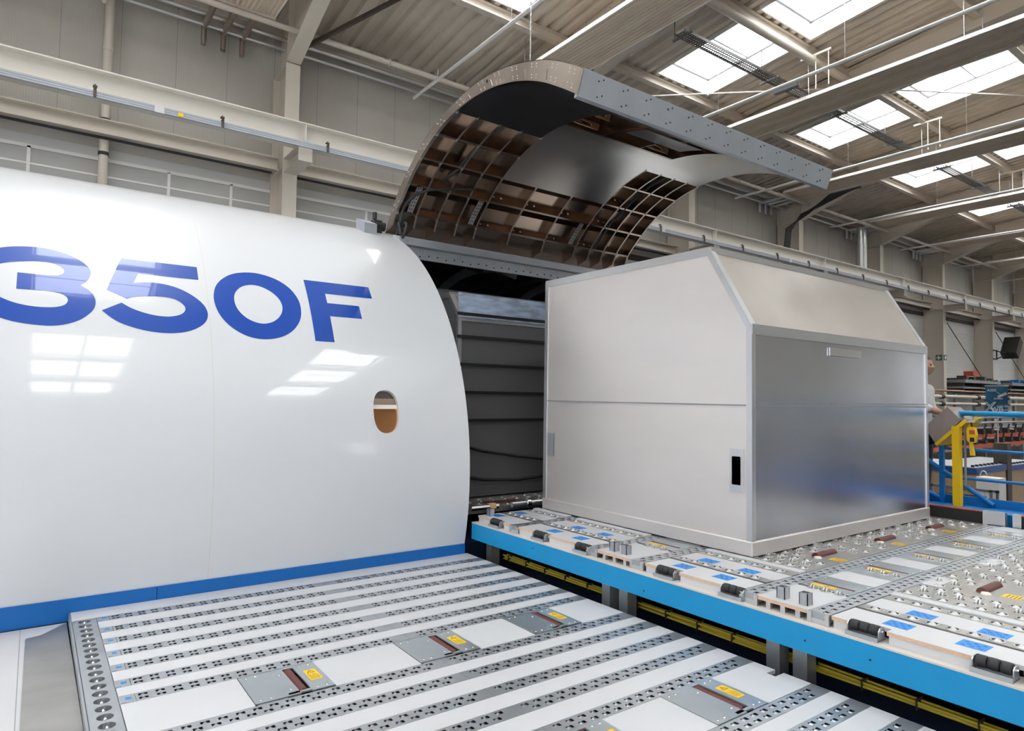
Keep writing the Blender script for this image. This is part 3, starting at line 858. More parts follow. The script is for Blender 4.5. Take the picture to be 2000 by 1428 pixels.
# hoses by the hinge
hs = MB()
hs.tube([(4.4,6.9,2.60),(4.1,6.95,2.56),(3.8,7.0,2.50),(3.68,7.12,2.45),(3.62,7.26,2.36),(3.6,7.33,2.25),(3.6,7.36,2.12),(3.6,7.38,2.0)], .018, 10)
hs.tube([(3.6+.03*math.sin(a), 7.28+.10*math.cos(a)+.01*a, 2.04+.10*math.sin(a)-.01*a) for a in [k*.35 for k in range(26)]], .018, 8)
hs.tube([(3.58+.02*math.sin(2*a), 7.36+.07*math.cos(a), 1.98+.15*math.sin(a)) for a in [k*.35 for k in range(18)]], .018, 8)
hs.build('hose', M['rubber'], door)
g = MB(); g.tube([dp(x,u,.25) for x,u in [(4.15,1.79),(4.15,1.5),(4.12,1.2),(4.1,.95),(4.0,.75)]], .02, 8); g.build('hose', M['rubber'], door)
g = MB(); g.tube([dp(x,u,.25) for x,u in [(6.95,1.79),(6.95,1.5),(6.95,1.2),(6.9,.7),(6.9,.2)]], .02, 8); g.build('hose', M['rubber'], door)
# hoist chain on the door
t = thing('hoist_chain', (4.1,5.4,3.2), 'thin steel chain between the top of the open cargo door and the roof', 'chain')
c = MB(); z = 3.19
while z < 8.3:
    c.box(4.092,4.108,5.398,5.402,z,z+.04); c.box(4.098,4.102,5.392,5.408,z+.04,z+.08); z += .08
c.build('chain', M['alu'], t); MB().lathe([(.02,0),(.03,.03),(.015,.09),(.001,.1)], (4.1,5.4,3.19), 10).build('shackle', M['steel'], t)

# ---------------------------------------------------------------- containers
def container(x0, x1, y0, y1, zb, zt, zk, yk, label, dark=False):
    t = thing('cargo_container', ((x0+x1)/2,(y0+y1)/2,zb), label, 'cargo container')
    # cross-section in (y,z): y0 is the bevelled side
    sec = [(y0,zb),(y1,zb),(y1,zt),(yk,zt),(y0,zk)]
    e = .012
    cb = MB().bbox(x0-.01,x1+.01,y0-.01,y1+.01,zb,zb+.11,.008); cb.build('base', M['contbase'] if not dark else M['net'], t)
    sheet = M['cont'] if not dark else M['net']
    ins = [(y0+e,zb+.1),(y1-e,zb+.1),(y1-e,zt-e),(yk+.01,zt-e),(y0+e,zk)]
    # end panels (contoured)
    for xa, xb in ((x0+.004,x0+.016),(x1-.016,x1-.004)):
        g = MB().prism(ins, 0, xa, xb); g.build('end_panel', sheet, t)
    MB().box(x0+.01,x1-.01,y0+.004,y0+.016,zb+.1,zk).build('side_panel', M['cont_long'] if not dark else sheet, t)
    MB().box(x0+.01,x1-.01,y1-.016,y1-.004,zb+.1,zt).build('side_panel', sheet, t)
    MB().box(x0+.01,x1-.01,yk,y1,zt-.014,zt-.004).build('roof_panel', M['cont'], t)
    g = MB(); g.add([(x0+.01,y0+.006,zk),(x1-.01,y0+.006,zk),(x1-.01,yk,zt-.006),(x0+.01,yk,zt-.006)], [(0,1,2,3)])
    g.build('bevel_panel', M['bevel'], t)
    # edge extrusions
    w = .05
    for x in (x0+w/2-.004, x1-w/2+.004):
        MB().bar((x,y0+w/2-.006,zb+.1),(x,y0+w/2-.006,zk), w, w, (1,0,0)).build('corner_post', M['alu'], t)
        MB().bar((x,y1-w/2+.006,zb+.1),(x,y1-w/2+.006,zt), w, w, (1,0,0)).build('corner_post', M['alu'], t)
    for x in (x0+.028, x1-.028):
        g = MB(); g.bar((x,y0+.02,zk),(x,yk+.01,zt-.02), .065, .05); g.bar((x,yk,zt-.03),(x,y1,zt-.03), .06, .07)
        g.build('contour_rail', M['alu'], t)
    for p,q,hh in (((x0,y0+.015,zk-.02),(x1,y0+.015,zk-.02),.08),((x0,yk,zt-.02),(x1,yk,zt-.02),.05),((x0,y1-.02,zt-.02),(x1,y1-.02,zt-.02),.05)):
        MB().bar(p, q, .05, hh).build('top_rail', M['alu'], t)
    return t
c1 = container(4.46, 7.55, 3.0, 5.53, -1.187, 1.255, .57, 3.40, 'big silver aluminium cargo container with one slanted top edge rolling on the loader')
g = MB().box(4.455,4.46,3.05,5.48,-.045,-.035); g.box(4.5,7.5,2.996,3.0,-.05,-.035); g.box(4.5,7.5,2.992,2.998,-.02,-.012)
g.build('panel_seam', M['grey'], c1)
g = MB().box(4.449,4.462,3.07,3.19,-.72,-.38); g.build('handle_recess', M['alu'], c1)
g = MB().box(4.449,4.462,3.09,3.17,-.66,-.44); g.build('handle', M['grey'], c1)
g = MB().box(4.449,4.462,5.36,5.46,-.62,-.38); g.build('latch', M['grey'], c1)
MB().box(5.6,6.15,2.99,3.0,.40,.47).build('data_plate', M['steel'], c1)
c2 = container(4.02, 7.1, 6.62, 9.1, -1.195, 1.25, .95, 6.85, 'dark net-covered container already inside the fuselage doorway', True)
g = MB(); g.box(4.0,7.1,6.595,6.605,.93,1.22); g.build('wrap', M['film'], c2)
for k,z in enumerate((.97,.70,.37,.04,-.29)):
    MB().box(4.0,7.1,6.585,6.61,z-.018,z+.018).build('strap', M['ink'], c2)
g = MB(); g.tube([(4.0,6.59,-.57),(4.4,6.59,-.66),(4.9,6.59,-.74),(5.4,6.59,-.80),(6,6.59,-.82)], .02, 6); g.build('strap', M['ink'], c2)
g = MB(); g.tube([(4.0,6.59,-.93),(4.4,6.59,-1.0),(4.9,6.59,-1.03),(5.4,6.59,-1.0),(6,6.59,-.98)], .02, 6); g.build('strap', M['ink'], c2)
#==PART3==
# ---------------------------------------------------------------- left roller platform
ZL = -1.57
PX0, PX1 = .27, 3.565
TY = [5.35,5.10,4.86,4.615,4.37,4.125,3.905,3.405,3.185,2.935,2.695,2.44,1.965,1.755,1.505,1.26]
TW = .106
TPL = 'left-hand platform'
sub = MB().box(PX0,PX1,.9,5.61,ZL-.30,ZL-.075)
for x in (.6,1.8,3.3):
    for y in (1.2,3.2,5.3): sub.box(x-.05,x+.05,y-.05,y+.05,FZ,ZL-.3)
tag(sub.build('platform_frame', M['navy']), 'dark navy frame under the white roller platform in the foreground', 'frame')
def slot_plate(x0, x1, yc, w, z, pitch, stag, mesh, gap=None):
    """track cover with two rows of slots; returns roller centres"""
    ys = [-w/2,-.036,-.011,.011,.036,w/2]; cs = []
    n = int((x1-x0-.03)/pitch)
    for r_ in range(5):
        a, b = yc+ys[r_], yc+ys[r_+1]
        if r_ in (0,2,4):
            mesh.add([(x0,a,z),(x1,a,z),(x1,b,z),(x0,b,z)], [(0,1,2,3)])
        else:
            off = pitch/2 if (stag and r_ == 3) else 0
            cur = x0
            for k in range(n):
                c = x0+.035+k*pitch+off
                if c+.03 > x1 or (gap and abs(c-gap) < pitch*.8): continue
                mesh.add([(cur,a,z),(c-.021,a,z),(c-.021,b,z),(cur,b,z)], [(0,1,2,3)])
                # rounded narrow neck of the bone shaped slot
                cur = c+.021; cs.append((c,(a+b)/2))
                mesh.box(c-.005,c+.005,a,a+.004,z-.002,z-.0002); mesh.box(c-.005,c+.005,b-.004,b,z-.002,z-.0002)
            mesh.add([(cur,a,z),(x1,a,z),(x1,b,z),(cur,b,z)], [(0,1,2,3)])
    for yy in (yc-w/2, yc+w/2-.003): mesh.box(x0,x1,yy,yy+.003,z-.045,z-.0002)
    mesh.box(x0,x0+.003,yc-w/2,yc+w/2,z-.045,z-.0002); mesh.box(x1-.003,x1,yc-w/2,yc+w/2,z-.045,z-.0002)
    return cs
proto_roller = None
def roller_track(x0, x1, yc, w, z, pitch, stag, label, group, gap=None, endlabel=True, matn='galv'):
    global proto_roller
    t = thing('roller_track', (x0,yc,z), label, 'roller track', group)
    m_ = MB(); cs = slot_plate(x0+(.075 if endlabel else 0), x1, yc, w, z, pitch, stag, m_, gap)
    m_.build('track_cover', M[matn], t)
    MB().box(x0+.004,x1-.004,yc-w/2+.004,yc+w/2-.004,z-.05,z-.040).build('track_channel', M['darkhole'], t)
    if endlabel:
        e = MB().box(x0,x0+.073,yc-w/2,yc+w/2,z-.045,z).build('end_cap', M['galv'], t)
        MB().box(x0+.030,x0+.055,yc-.005,yc+.022,z,z+.0008).build('sticker', M['sticker'], e)
        g = MB()
        for k in range(3): g.box(x0+.006+k*.008,x0+.012+k*.008,yc-w/2+.008,yc-w/2+.014,z,z+.0006)
        g.build('marking', M['skirt'], e)
    if gap:
        g = MB().box(gap-.0008,gap+.0008,yc-w/2,yc+w/2,z,z+.0004); g.build('joint_line', M['grey'], t)
    for (cx_,cy_) in cs:
        if proto_roller is None:
            b = MB().cyl((0,-.0095,0),(0,.0095,0),.017,12)
            proto_roller = b.build('roller', M['roller']); proto_roller.parent = t; proto_roller.location = (cx_-x0, cy_-yc, -.0185)
        else: put(proto_roller, t, (cx_-x0, cy_-yc, -.0185))
    return t
for i, y in enumerate(TY):
    roller_track(.41, PX1, y, TW, ZL, .0805, i >= 7, 'roller track on the white platform, %s from the blue skirting board' % ORD[i], 'roller tracks on the foreground platform', 2.02)
# white deck strips between the tracks
def strip(x0, x1, y0, y1, z, label, group, notch=None, name='deck_board', mm='laminate'):
    b = MB().bbox(x0,x1,y0,y1,z-.022,z,.0015)
    o = b.build(name, M[mm], None, ((x0+x1)/2,(y0+y1)/2,z-.022)); return tag(o, label, 'deck panel', group)
GP = 'white deck panels on the foreground platform'
strip(PX0,PX1,5.405,5.618,ZL,'broad white deck panel beside the blue skirting board',GP)
for i in range(len(TY)-1):
    hi, lo = TY[i]-TW/2-.001, TY[i+1]+TW/2+.001
    if i in (6,11): continue
    strip(.412,PX1,lo,hi,ZL,'white deck strip between the %s and %s roller track from the blue skirting board' % (ORD[i],ORD[i+1]),GP)
strip(.412,PX1,.95,TY[-1]-TW/2-.001,ZL,'white deck panel nearest the camera, past the last roller track',GP)
# drive rows
def roller_drive(x0, y0, z, label):
    t = thing('roller_drive', (x0,y0,z), label, 'roller drive', 'powered roller units on the foreground platform')
    w, d = .415, .365; x1, y1 = x0+w, y0+d; s0, s1, q0, q1 = x0+.232, x0+.292, y0+.045, y1-.02
    b = MB(); zt = z+.003
    for (a,b_,c,e) in ((x0,s0,y0,y1),(s1,x1,y0,y1),(s0,s1,q1,y1)): b.box(a,b_,c,e,z-.006,zt)
    b.box(s0-.06,s1,y0+.012,q0-.012,z-.006,zt)
    b.build('cover_plate', M['galv2'], t)
    MB().box(x0+.01,x1-.01,y0+.005,y1-.005,z-.07,z-.06).build('housing', M['darkhole'], t)
    MB().cyl(((s0+s1)/2,q0,z-.022),((s0+s1)/2,q1-.01,z-.022),.026,18).build('drive_roller', M['brown'], t)
    g = MB().cyl(((s0+s1)/2,q1-.01,z-.022),((s0+s1)/2,q1,z-.022),.014,10); g.build('axle', M['steel'], t)
    MB().box(x0+.01,x0+.16,y0-.012,y0-.004,z-.012,z-.002).build('front_lip', M['galv2'], t)
    lx, ly = x0+.325, y0+.12
    lb = MB().box(lx,lx+.066,ly,ly+.145,zt,zt+.0007).build('warning_label', M['yellow'], t)
    g = MB(); zz = zt+.0008
    tr = [(lx+.012,ly+.100),(lx+.052,ly+.100),(lx+.032,ly+.135)]
    for p,q in zip(tr, tr[1:]+tr[:1]): g.bar((p[0],p[1],zz),(q[0],q[1],zz),.0035,.0004)
    g.bar((lx+.032,ly+.107,zz),(lx+.032,ly+.122,zz),.004,.0004)
    g.build('warning_triangle', M['ink'], lb)
    g = MB()
    for k in range(6): g.box(lx+.008+k*.009,lx+.0105+k*.009,ly+.012,ly+.088-(k%3)*.012,zz-.0003,zz)
    g.build('text_lines', M['ink'], lb)
    for (sx,sy) in ((.035,.03),(.085,.03),(.035,.335),(.085,.335),(.33,.335),(.38,.335),(.33,.03),(.38,.03),(.20,.28),(.20,.07)):
        MB().lathe([(.008,0),(.0075,.002),(.004,.0035),(.0001,.0036)],(x0+sx,y0+sy,zt),8).build('screw', M['steel'], t)
    return t
row1 = TY[7]+TW/2+.005
row2 = TY[12]+TW/2+.005
D1 = [.965,1.90,2.745]
dl = ['nearest the left edge','in the middle','nearest the blue loader']
for k,x in enumerate(D1):
    roller_drive(x, row1+.012, ZL, 'drive roller unit with yellow label, upper row, %s' % dl[k])
    if k: roller_drive(x-.01, row2, ZL, 'drive roller unit in the near row, %s' % ('cut off by the bottom edge' if k==1 else 'close to the blue loader'))
xs = [.412]+[v for x in D1 for v in (x-.002,x+.417)]+[PX1]
pn = ['left of the first drive unit','between the first and second drive unit','between the second and third drive unit','between the third drive unit and the loader gap']
for k in range(4):
    strip(xs[2*k],xs[2*k+1],row1,TY[6]-TW/2-.001,ZL,'wide white deck panel '+pn[k]+', upper drive row',GP)
xs = [.412]+[v for x in D1[1:] for v in (x-.012,x+.407)]+[PX1]
for k in range(2):
    strip(xs[2*k],xs[2*k+1],row2,TY[11]-TW/2-.001,ZL,['wide white deck panel at the bottom edge of the view','wide white deck panel between the two near drive units'][k],GP)
# last one has a notch at the loader edge
g = MB().prism([(xs[4],row2),(PX1,row2),(PX1,2.19),(3.48,2.19),(3.48,2.245),(PX1,2.245),(PX1,TY[11]-TW/2-.001),(xs[4],TY[11]-TW/2-.001)], 2, ZL-.022, ZL)
tag(g.build('deck_board', M['laminate']), 'wide white deck panel with a small notch at the loader gap', 'deck panel', GP)
# ball strip on the left
t = thing('ball_strip', (.34,5.4,ZL), 'galvanised strip with a row of round brush holes along the platform edge', 'ball strip')
b = MB(); y = 5.40; N = 16; hr = .037
ycs = []
while y-.1 > 2.95:
    c = (.34, y-.05); ycs.append(c[1])
    inn = [(c[0]+hr*math.cos(2*math.pi*k/N), c[1]+hr*1.0*math.sin(2*math.pi*k/N)) for k in range(N)]
    out_ = []
    for k in range(N):
        dx, dy = math.cos(2*math.pi*k/N), math.sin(2*math.pi*k/N); s_ = min(.068/abs(dx) if abs(dx)>1e-6 else 99, .05/abs(dy) if abs(dy)>1e-6 else 99)
        out_.append((c[0]+dx*s_, c[1]+dy*s_))
    k45 = [2,6,10,14]
    for k,(sx,sy) in zip(k45, ((1,1),(-1,1),(-1,-1),(1,-1))): out_[k] = (c[0]+sx*.068, c[1]+sy*.05)
    b.add([(p[0],p[1],ZL) for p in inn]+[(p[0],p[1],ZL) for p in out_]+[(p[0],p[1],ZL-.03) for p in inn],
          [(k,(k+1)%N,N+(k+1)%N,N+k) for k in range(N)]+[(k,2*N+k,2*N+(k+1)%N,(k+1)%N) for k in range(N)])
    y -= .1
b.build('strip_plate', M['galv'], t)
MB().box(.272,.408,2.95,5.40,ZL-.06,ZL-.05).build('tray', M['darkhole'], t)
pb = None
for yy in ycs:
    if pb is None:
        g = MB()
        for k in range(14):
            a = 2*math.pi*k/14
            g.add([(.004*math.cos(a),.004*math.sin(a),.045),(.024*math.cos(a-.12),.024*math.sin(a-.12),.012),(.024*math.cos(a+.12),.024*math.sin(a+.12),.012)],[(0,1,2)])
        g.lathe([(.033,0),(.028,.012),(.012,.02),(.010,.04),(.004,.048),(.0001,.049)],(0,0,0),14)
        pb = g.build('ball_caster', M['steel']); pb.parent = t; pb.location = (.34-.34, yy-5.4, -.05)
    else: put(pb, t, (0, yy-5.4, -.05))
# lower walkway and ramp plate at the far left
b = MB().box(-6,PX0-.02,-1.5,5.60,-1.66,-1.63); struct(b.build('floor', M['floorpanel']))
g = MB().box(-.012,-.008,3,5.6,-1.631,-1.6295); struct(g.build('trim_90', M['grey']))
tag(MB().prism([(.02,5.36),(.10,5.38),(.248,5.58),(.262,2.6),(.0,2.6)][::-1], 2, -1.6295, -1.622).build('ramp_plate', M['plate']), 'scuffed pale metal ramp plate lying left of the brush hole strip', 'plate')
tag(MB().box(PX0-.012,PX0-.001,2.9,5.61,-1.66,ZL).build('edge_trim', M['galv']), 'thin metal edge profile of the platform beside the ramp plate', 'trim')

# ---------------------------------------------------------------- container loader platform on the right
ZR = -1.2
BXf = 3.60; PE = 3.665
YL1, YL0 = 5.60, .30
t = thing('loader_side_beam', (BXf,3,-1.43), 'long light blue side beam of the container loader platform', 'beam')
MB().bbox(BXf,BXf+.16,YL0,YL1,-1.427,-1.272,.002).build('beam', M['blue'], t)
MB().box(BXf-.001,BXf+.16,YL0,YL1,-1.272,-1.262).build('ledge', M['ledge'], t)
g = MB()
for (y,z) in ((2.08,-1.36),(4.6,-1.33),(1.72,-1.35),(3.3,-1.38)): g.cyl((BXf-.002,y,z),(BXf+.002,y,z),.006,8)
g.build('bolt_holes', M['ink'], t)
# posts under the beam
for k,(x,y) in enumerate(((3.81,5.55),(3.77,3.83),(3.76,3.63),(3.77,2.37),(3.78,2.20))):
    b = MB().box(x-.03,x+.07,y-.045,y+.045,FZ,-1.43)
    tag(b.build('support_post', M['galv']), 'galvanised support post under the blue loader beam, %s from the fuselage' % ORD[k], 'post', 'support posts under the blue loader beam')
tag(MB().box(3.775,7.9,.4,5.5,-1.50,-1.265).build('loader_chassis', M['navy']), 'dark navy chassis under the container loader deck', 'frame')
tag(MB().box(4.1,7.9,.4,5.5,FZ,-1.70).build('gap_darkening_block', M['navy']), 'dark block added under the loader to darken the gap', 'frame')  # solid block added so the gap reads near black
# yellow cable bundle
t = thing('cable_bundle', (3.95,3,-1.62), 'yellow cable bundle tied along the underside of the loader', 'cable')
for k,(dx,dz) in enumerate(((0,0),(-.02,.014),(.02,.012),(0,-.014),(-.022,-.012),(.022,-.01))):
    MB().tube([(3.95+dx+.004*math.sin(y*3+k),y,-1.628+dz+.005*math.sin(y*2.3+k)) for y in frange(.4,5.5,.3)], .0085, 8).build('cable', M['cable'], t)
for k in range(18):
    y = 5.4-k*.29
    MB().box(3.91,3.99,y-.003,y+.003,-1.658,-1.596).build('cable_tie', M['darkbrown'], t)
MB().box(3.99,4.06,.4,5.5,-1.68,-1.66).build('cable_ledge', M['navy'], t)

# roller tracks across the loader
for k,(y,nm) in enumerate(((4.96,'nearest the fuselage door'),(3.90,'just left of the second pair of square sockets'),(3.42,'just right of the middle square sockets'),(2.48,'left of the near square sockets'),(2.03,'right of the near square sockets'),(.98,'nearest the right edge'))):
    roller_track(3.66, 7.7, y, .12, ZR, .088, True, 'slotted roller track across the loader deck, '+nm, 'roller tracks on the loader deck', endlabel=False, matn='galv')
    b = MB()
    for s_ in (-1,1):
        xa = y+s_*.052
        b.box(3.645,3.66,xa-.012,xa+.012,-1.262,ZR-.002)
    b.box(3.65,3.66,y-.052,y+.052,-1.262,-1.235)
    tag(b.build('track_bracket', M['alu']), 'aluminium end bracket of the track %s' % nm, 'bracket', 'end brackets of the loader tracks')
# edge zone: white plywood panels, ball strips, stickers
def ball_caster_proto(parent, loc):
    g = MB(); g.lathe([(.036,0),(.036,.003),(.030,.005),(.027,.0045),(.025,.001),(.018,.001),(.015,.004),(.011,.008),(.006,.011),(.0001,.012)],(0,0,0),18)
    o = g.build('ball_caster', M['ball']); o.data.materials.append(M['darkhole'])
    for p in o.data.polygons:
        c = p.center
        if .0185 < math.hypot(c.x, c.y) < .0262 and len(p.vertices) == 4: p.material_index = 1
    o; o.parent = parent; o.location = loc; return o
bc = [None]
def put_ball(parent, loc):
    if bc[0] is None: bc[0] = ball_caster_proto(parent, loc); return bc[0]
    return put(bc[0], parent, loc)
def sticker(parent, x0, x1, y0, y1, z):
    L = parent.location
    s_ = MB().box(x0,x1,y0,y1,z,z+.0007).build('blue_sticker', M['sticker'], parent)
    g = MB(); w, h = x1-x0, y1-y0
    for i,(fx,fy) in enumerate(((.25,.2),(.25,.5),(.25,.8),(.5,.35),(.5,.65),(.75,.2),(.75,.5),(.75,.8))): 
        cx_, cy_ = x0+w*fx, y0+h*fy
        g.box(cx_-.007,cx_+.007,cy_-.009,cy_+.009,z+.0007,z+.0012)
    g.build('dots', M['lidblue'], s_)
ZONES = [(5.03,5.58,'by the fuselage door'),(3.97,4.90,'just left of the middle sockets'),(2.55,3.35,'between the socket pairs'),(1.05,1.96,'nearest the right edge')]
EB = {0:[5.26],1:[4.58,4.02],2:[3.15,2.60],3:[1.78,1.19]}
for zi_,(y0,y1,nm) in enumerate(ZONES):
    GZ = 'white loader edge panels'
    t = thing('edge_board', (3.8,(y0+y1)/2,ZR), 'white loader edge board, '+nm, 'deck panel', GZ)
    b = MB(); 
    # notch out the roller blocks
    cur = y0
    for yb in sorted(EB[zi_]):
        a, c = yb-.115, yb+.085
        if a > cur: b.box(PE,3.93,cur,a,ZR-.022,ZR)
        b.box(PE+.06,3.93,max(a,cur),min(c,y1),ZR-.022,ZR); cur = c
    if cur < y1: b.box(PE,3.93,cur,y1,ZR-.022,ZR)
    b.build('top', M['laminate'], t)
    b = MB(); cur = y0
    for yb in sorted(EB[zi_])+[99]:
        a = min(yb-.115, y1)
        if a > cur: (b.box(PE-.001,PE+.003,cur,a,ZR-.021,ZR-.001).build('plywood_edge', M['ply'], t), MB().box(PE+.002,PE+.05,cur,a-.01,-1.262,ZR-.022).build('fascia', M['laminate'], t)); b = MB()
        cur = yb+.085
    if y0 > 2: pos = {0:[(3.77,5.40)],1:[(3.77,4.51),(3.77,4.16)],2:[(3.77,3.06),(3.77,2.72)]}[zi_]
    else: pos = [(3.77,1.61),(3.77,1.26)]
    for (sx,sy) in pos: sticker(t, sx, sx+.115, sy, sy+.13, ZR)
    # two ball strips with a white strip between and beyond
    for q,xc in enumerate((4.0,4.3)):
        s_ = thing('ball_strip', (xc,(y0+y1)/2,ZR), 'metal ball caster strip, %s row, %s' % (ORD[q], nm), 'ball strip', 'ball caster strips on the loader edge')
        MB().box(xc-.045,xc+.045,y0,y1,ZR-.02,ZR+.001).build('strip_plate', M['plate'], s_)
        y = y1-.08
        while y > y0+.03: put_ball(s_, (0, y-(y0+y1)/2, .001)); y -= .1
    s_ = thing('edge_board', (4.15,(y0+y1)/2,ZR), 'white board between the two ball strips, '+nm, 'deck panel', GZ)
    MB().bbox(4.047,4.253,y0,y1,ZR-.022,ZR,.001).build('top', M['laminate'], s_)
    for (sx,sy) in pos: sticker(s_, 4.06, 4.165, sy, sy+.135, ZR)
    tag(MB().bbox(4.36,4.43,y0,y1,ZR-.02,ZR+.012,.004).build('guide_strip', M['laminate']), 'raised white guide strip on the loader deck, '+nm, 'guide strip', 'white guide strips')
# black triple rollers on the edge
for zi_,ys in EB.items():
    for q,yb in enumerate(ys):
        t = thing('edge_roller', (3.69,yb,-1.262), 'triple black roller on the loader edge, %s one %s' % (['left','right'][q] if len(ys)>1 else 'only', ZONES[zi_][2]), 'edge roller', 'black triple rollers on the loader edge')
        b = MB().box(3.625,3.715,yb-.085,yb+.085,-1.262,-1.255)
        for s_ in (-1,1): b.prism([(3.64,-1.26),(3.71,-1.26),(3.705,-1.205),(3.69,-1.195),(3.66,-1.195),(3.645,-1.21)],1,yb+s_*.082-.003,yb+s_*.082+.003)
        b.box(3.622,3.630,yb-.085,yb+.085,-1.262,-1.238)
        b.build('bracket', M['galv'], t)
        MB().cyl((3.672,yb-.095,-1.213),(3.672,yb+.095,-1.213),.006,8).build('axle', M['steel'], t)
        for k in (-1,0,1):
            c = yb+k*.051; g = MB(); prof = [(.018,-.0245),(.026,-.022),(.0285,-.012),(.0285,.012),(.026,.022),(.018,.0245)]
            n = 18; vs = []; fs = []
            for r_,dy in prof:
                for i in range(n): a = 2*math.pi*i/n; vs.append((3.672+r_*math.cos(a), c+dy, -1.213+r_*math.sin(a)))
            for j_ in range(len(prof)-1):
                for i in range(n): fs.append((j_*n+i,j_*n+(i+1)%n,(j_+1)*n+(i+1)%n,(j_+1)*n+i))
            g.add(vs,fs,True); g.build('roller', M['rubber'], t)
# square sockets
for (ya,yb,nm) in ((3.48,3.84,'middle'),(2.09,2.42,'near')):
    t = thing('socket_board', (3.85,(ya+yb)/2,ZR), 'white plywood panel carrying two square sockets, %s pair on the loader edge' % nm, 'deck panel', 'socket panels')
    b = MB().box(3.655,4.10,ya,yb,ZR-.022,ZR); b.build('top', M['laminate'], t)
    b = MB().box(3.653,3.656,ya,yb,ZR-.022,ZR-.001); b.build('plywood_edge', M['ply'], t)
    for y in (ya+.07,(ya+yb)/2,yb-.07): MB().box(3.66,3.69,y-.015,y+.015,-1.262,ZR-.022).build('foot', M['alu'], t)
    for q,y in enumerate(((3.74,3.61) if nm=='middle' else (2.30,2.155))):
        s_ = thing('square_socket', (3.74,y,ZR), 'short upright square steel socket, %s of the %s pair' % (['left one','right one'][q], nm), 'socket', 'square sockets')
        g = MB(); h = .07; a = .027; w = .005
        for (x0,x1,y0,y1) in ((-a,a,-a,-a+w),(-a,a,a-w,a),(-a,-a+w,-a,a),(a-w,a,-a,a)): g.box(3.74+x0,3.74+x1,y+y0,y+y1,ZR,ZR+h)
        g.build('tube', M['galv'], s_)
    # drive cassettes in the lane
t = thing('square_socket', (3.76,5.5,ZR), 'short upright square steel socket alone at the fuselage end', 'socket', 'square sockets')
g = MB()
for (x0,x1,y0,y1) in ((-.03,.03,-.03,-.025),(-.03,.03,.025,.03),(-.03,-.025,-.03,.03),(.025,.03,-.03,.03)): g.box(3.76+x0,3.76+x1,5.5+y0,5.5+y1,ZR,ZR+.07)
g.build('tube', M['galv'], t)

# casters (small steerable wheels)
cw = [None]
def put_wheel(parent, loc):
    if cw[0] is None:
        g = MB(); g.lathe([(.036,0),(.036,.003),(.030,.004),(.028,.001),(.001,.001)],(0,0,0),16)
        g.cyl((0,-.014,.004),(0,-.004,.004),.019,12); g.cyl((0,.004,.004),(0,.014,.004),.019,12)
        cw[0] = g.build('caster_wheel', M['castor']); cw[0].data.materials.append(M['darkhole'])
        for p in cw[0].data.polygons:
            if abs(p.center.z-.001) < .0006 and math.hypot(p.center.x,p.center.y) < .03: p.material_index = 1
        cw[0]; cw[0].parent = parent; cw[0].location = loc; return
    put(cw[0], parent, loc)
def lane_unit(k, xs_, y0, y1, nm):
    """metal plate with slot drive, label, three casters, then a white plate"""
    x0 = xs_-.12; x1 = xs_+.55
    t = thing('slot_drive', (xs_,(y0+y1)/2,ZR), 'narrow roller slot with yellow label, %s from the edge, %s lane' % (ORD[k], nm), 'slot drive', 'slot drives in the loader lanes')
    b = MB(); z1 = ZR+.001
    b.box(xs_-.304 if k else x0,xs_-.008,y0,y1,ZR-.01,z1); b.box(xs_+.022,xs_+.20,y0,y1,ZR-.01,z1); b.box(xs_-.008,xs_+.022,y0,y0+.03,ZR-.01,z1); b.box(xs_-.008,xs_+.022,y1-.03,y1,ZR-.01,z1)
    b.build('plate', M['galv2'], t)
    MB().box(xs_-.02,xs_+.03,y0+.02,y1-.02,ZR-.06,ZR-.05).build('slot_tray', M['darkhole'], t)
    MB().cyl((xs_+.010,y0+.035,ZR-.010),(xs_+.010,y1-.035,ZR-.010),.012,12).build('drive_roller', M['brown'], t)
    lb = MB().box(xs_-.075,xs_-.03,y0+.12,y1-.04,z1,z1+.0007).build('warning_label', M['yellow'], t)
    g = MB(); cy_ = y0+.16
    for (p,q) in (((0,0),(.03,.015)),((.03,.015),(0,.03)),((0,.03),(0,0))): g.bar((xs_-.068+p[0],cy_+p[1],z1+.001),(xs_-.068+q[0],cy_+q[1],z1+.001),.003,.0004)
    g.build('warning_triangle', M['ink'], lb)
    g = MB().box(x0+.02,x0+.045,y1-.06,y1-.03,z1,z1+.0006); g.build('red_mark', M['red'], t)
    for j_ in range(3): put_wheel(t, (-.150, (j_-1)*.085-.03, .001))
    g = MB().prism([(xs_+.0,y1-.005),(xs_+.05,y1-.03),(xs_+.0,y1-.03)][::-1],2,z1,z1+.0006); g.build('slot_wedge', M['ink'], t)
    tag(MB().bbox(xs_+.205,xs_+.45,y0,y1,ZR-.02,ZR+.002,.001).build('deck_board', M['laminate']), 'small white plate beside the %s slot drive of the %s lane' % (ORD[k], nm), 'deck panel', 'small white plates in the loader lanes')
    for sx,sy in ((.04,.02),(.16,.02),(.04,.3),(.16,.3),(-.1,.02),(-.1,.3)):
        MB().lathe([(.006,0),(.005,.002),(.0001,.003)],(xs_+sx,y0+sy,z1),7).build('screw', M['steel'], t)
for k in range(5): lane_unit(k, 4.25+.755*k, 2.095, 2.415, 'near')
for k in range(1): lane_unit(k, 4.25, 3.485, 3.835, 'middle')
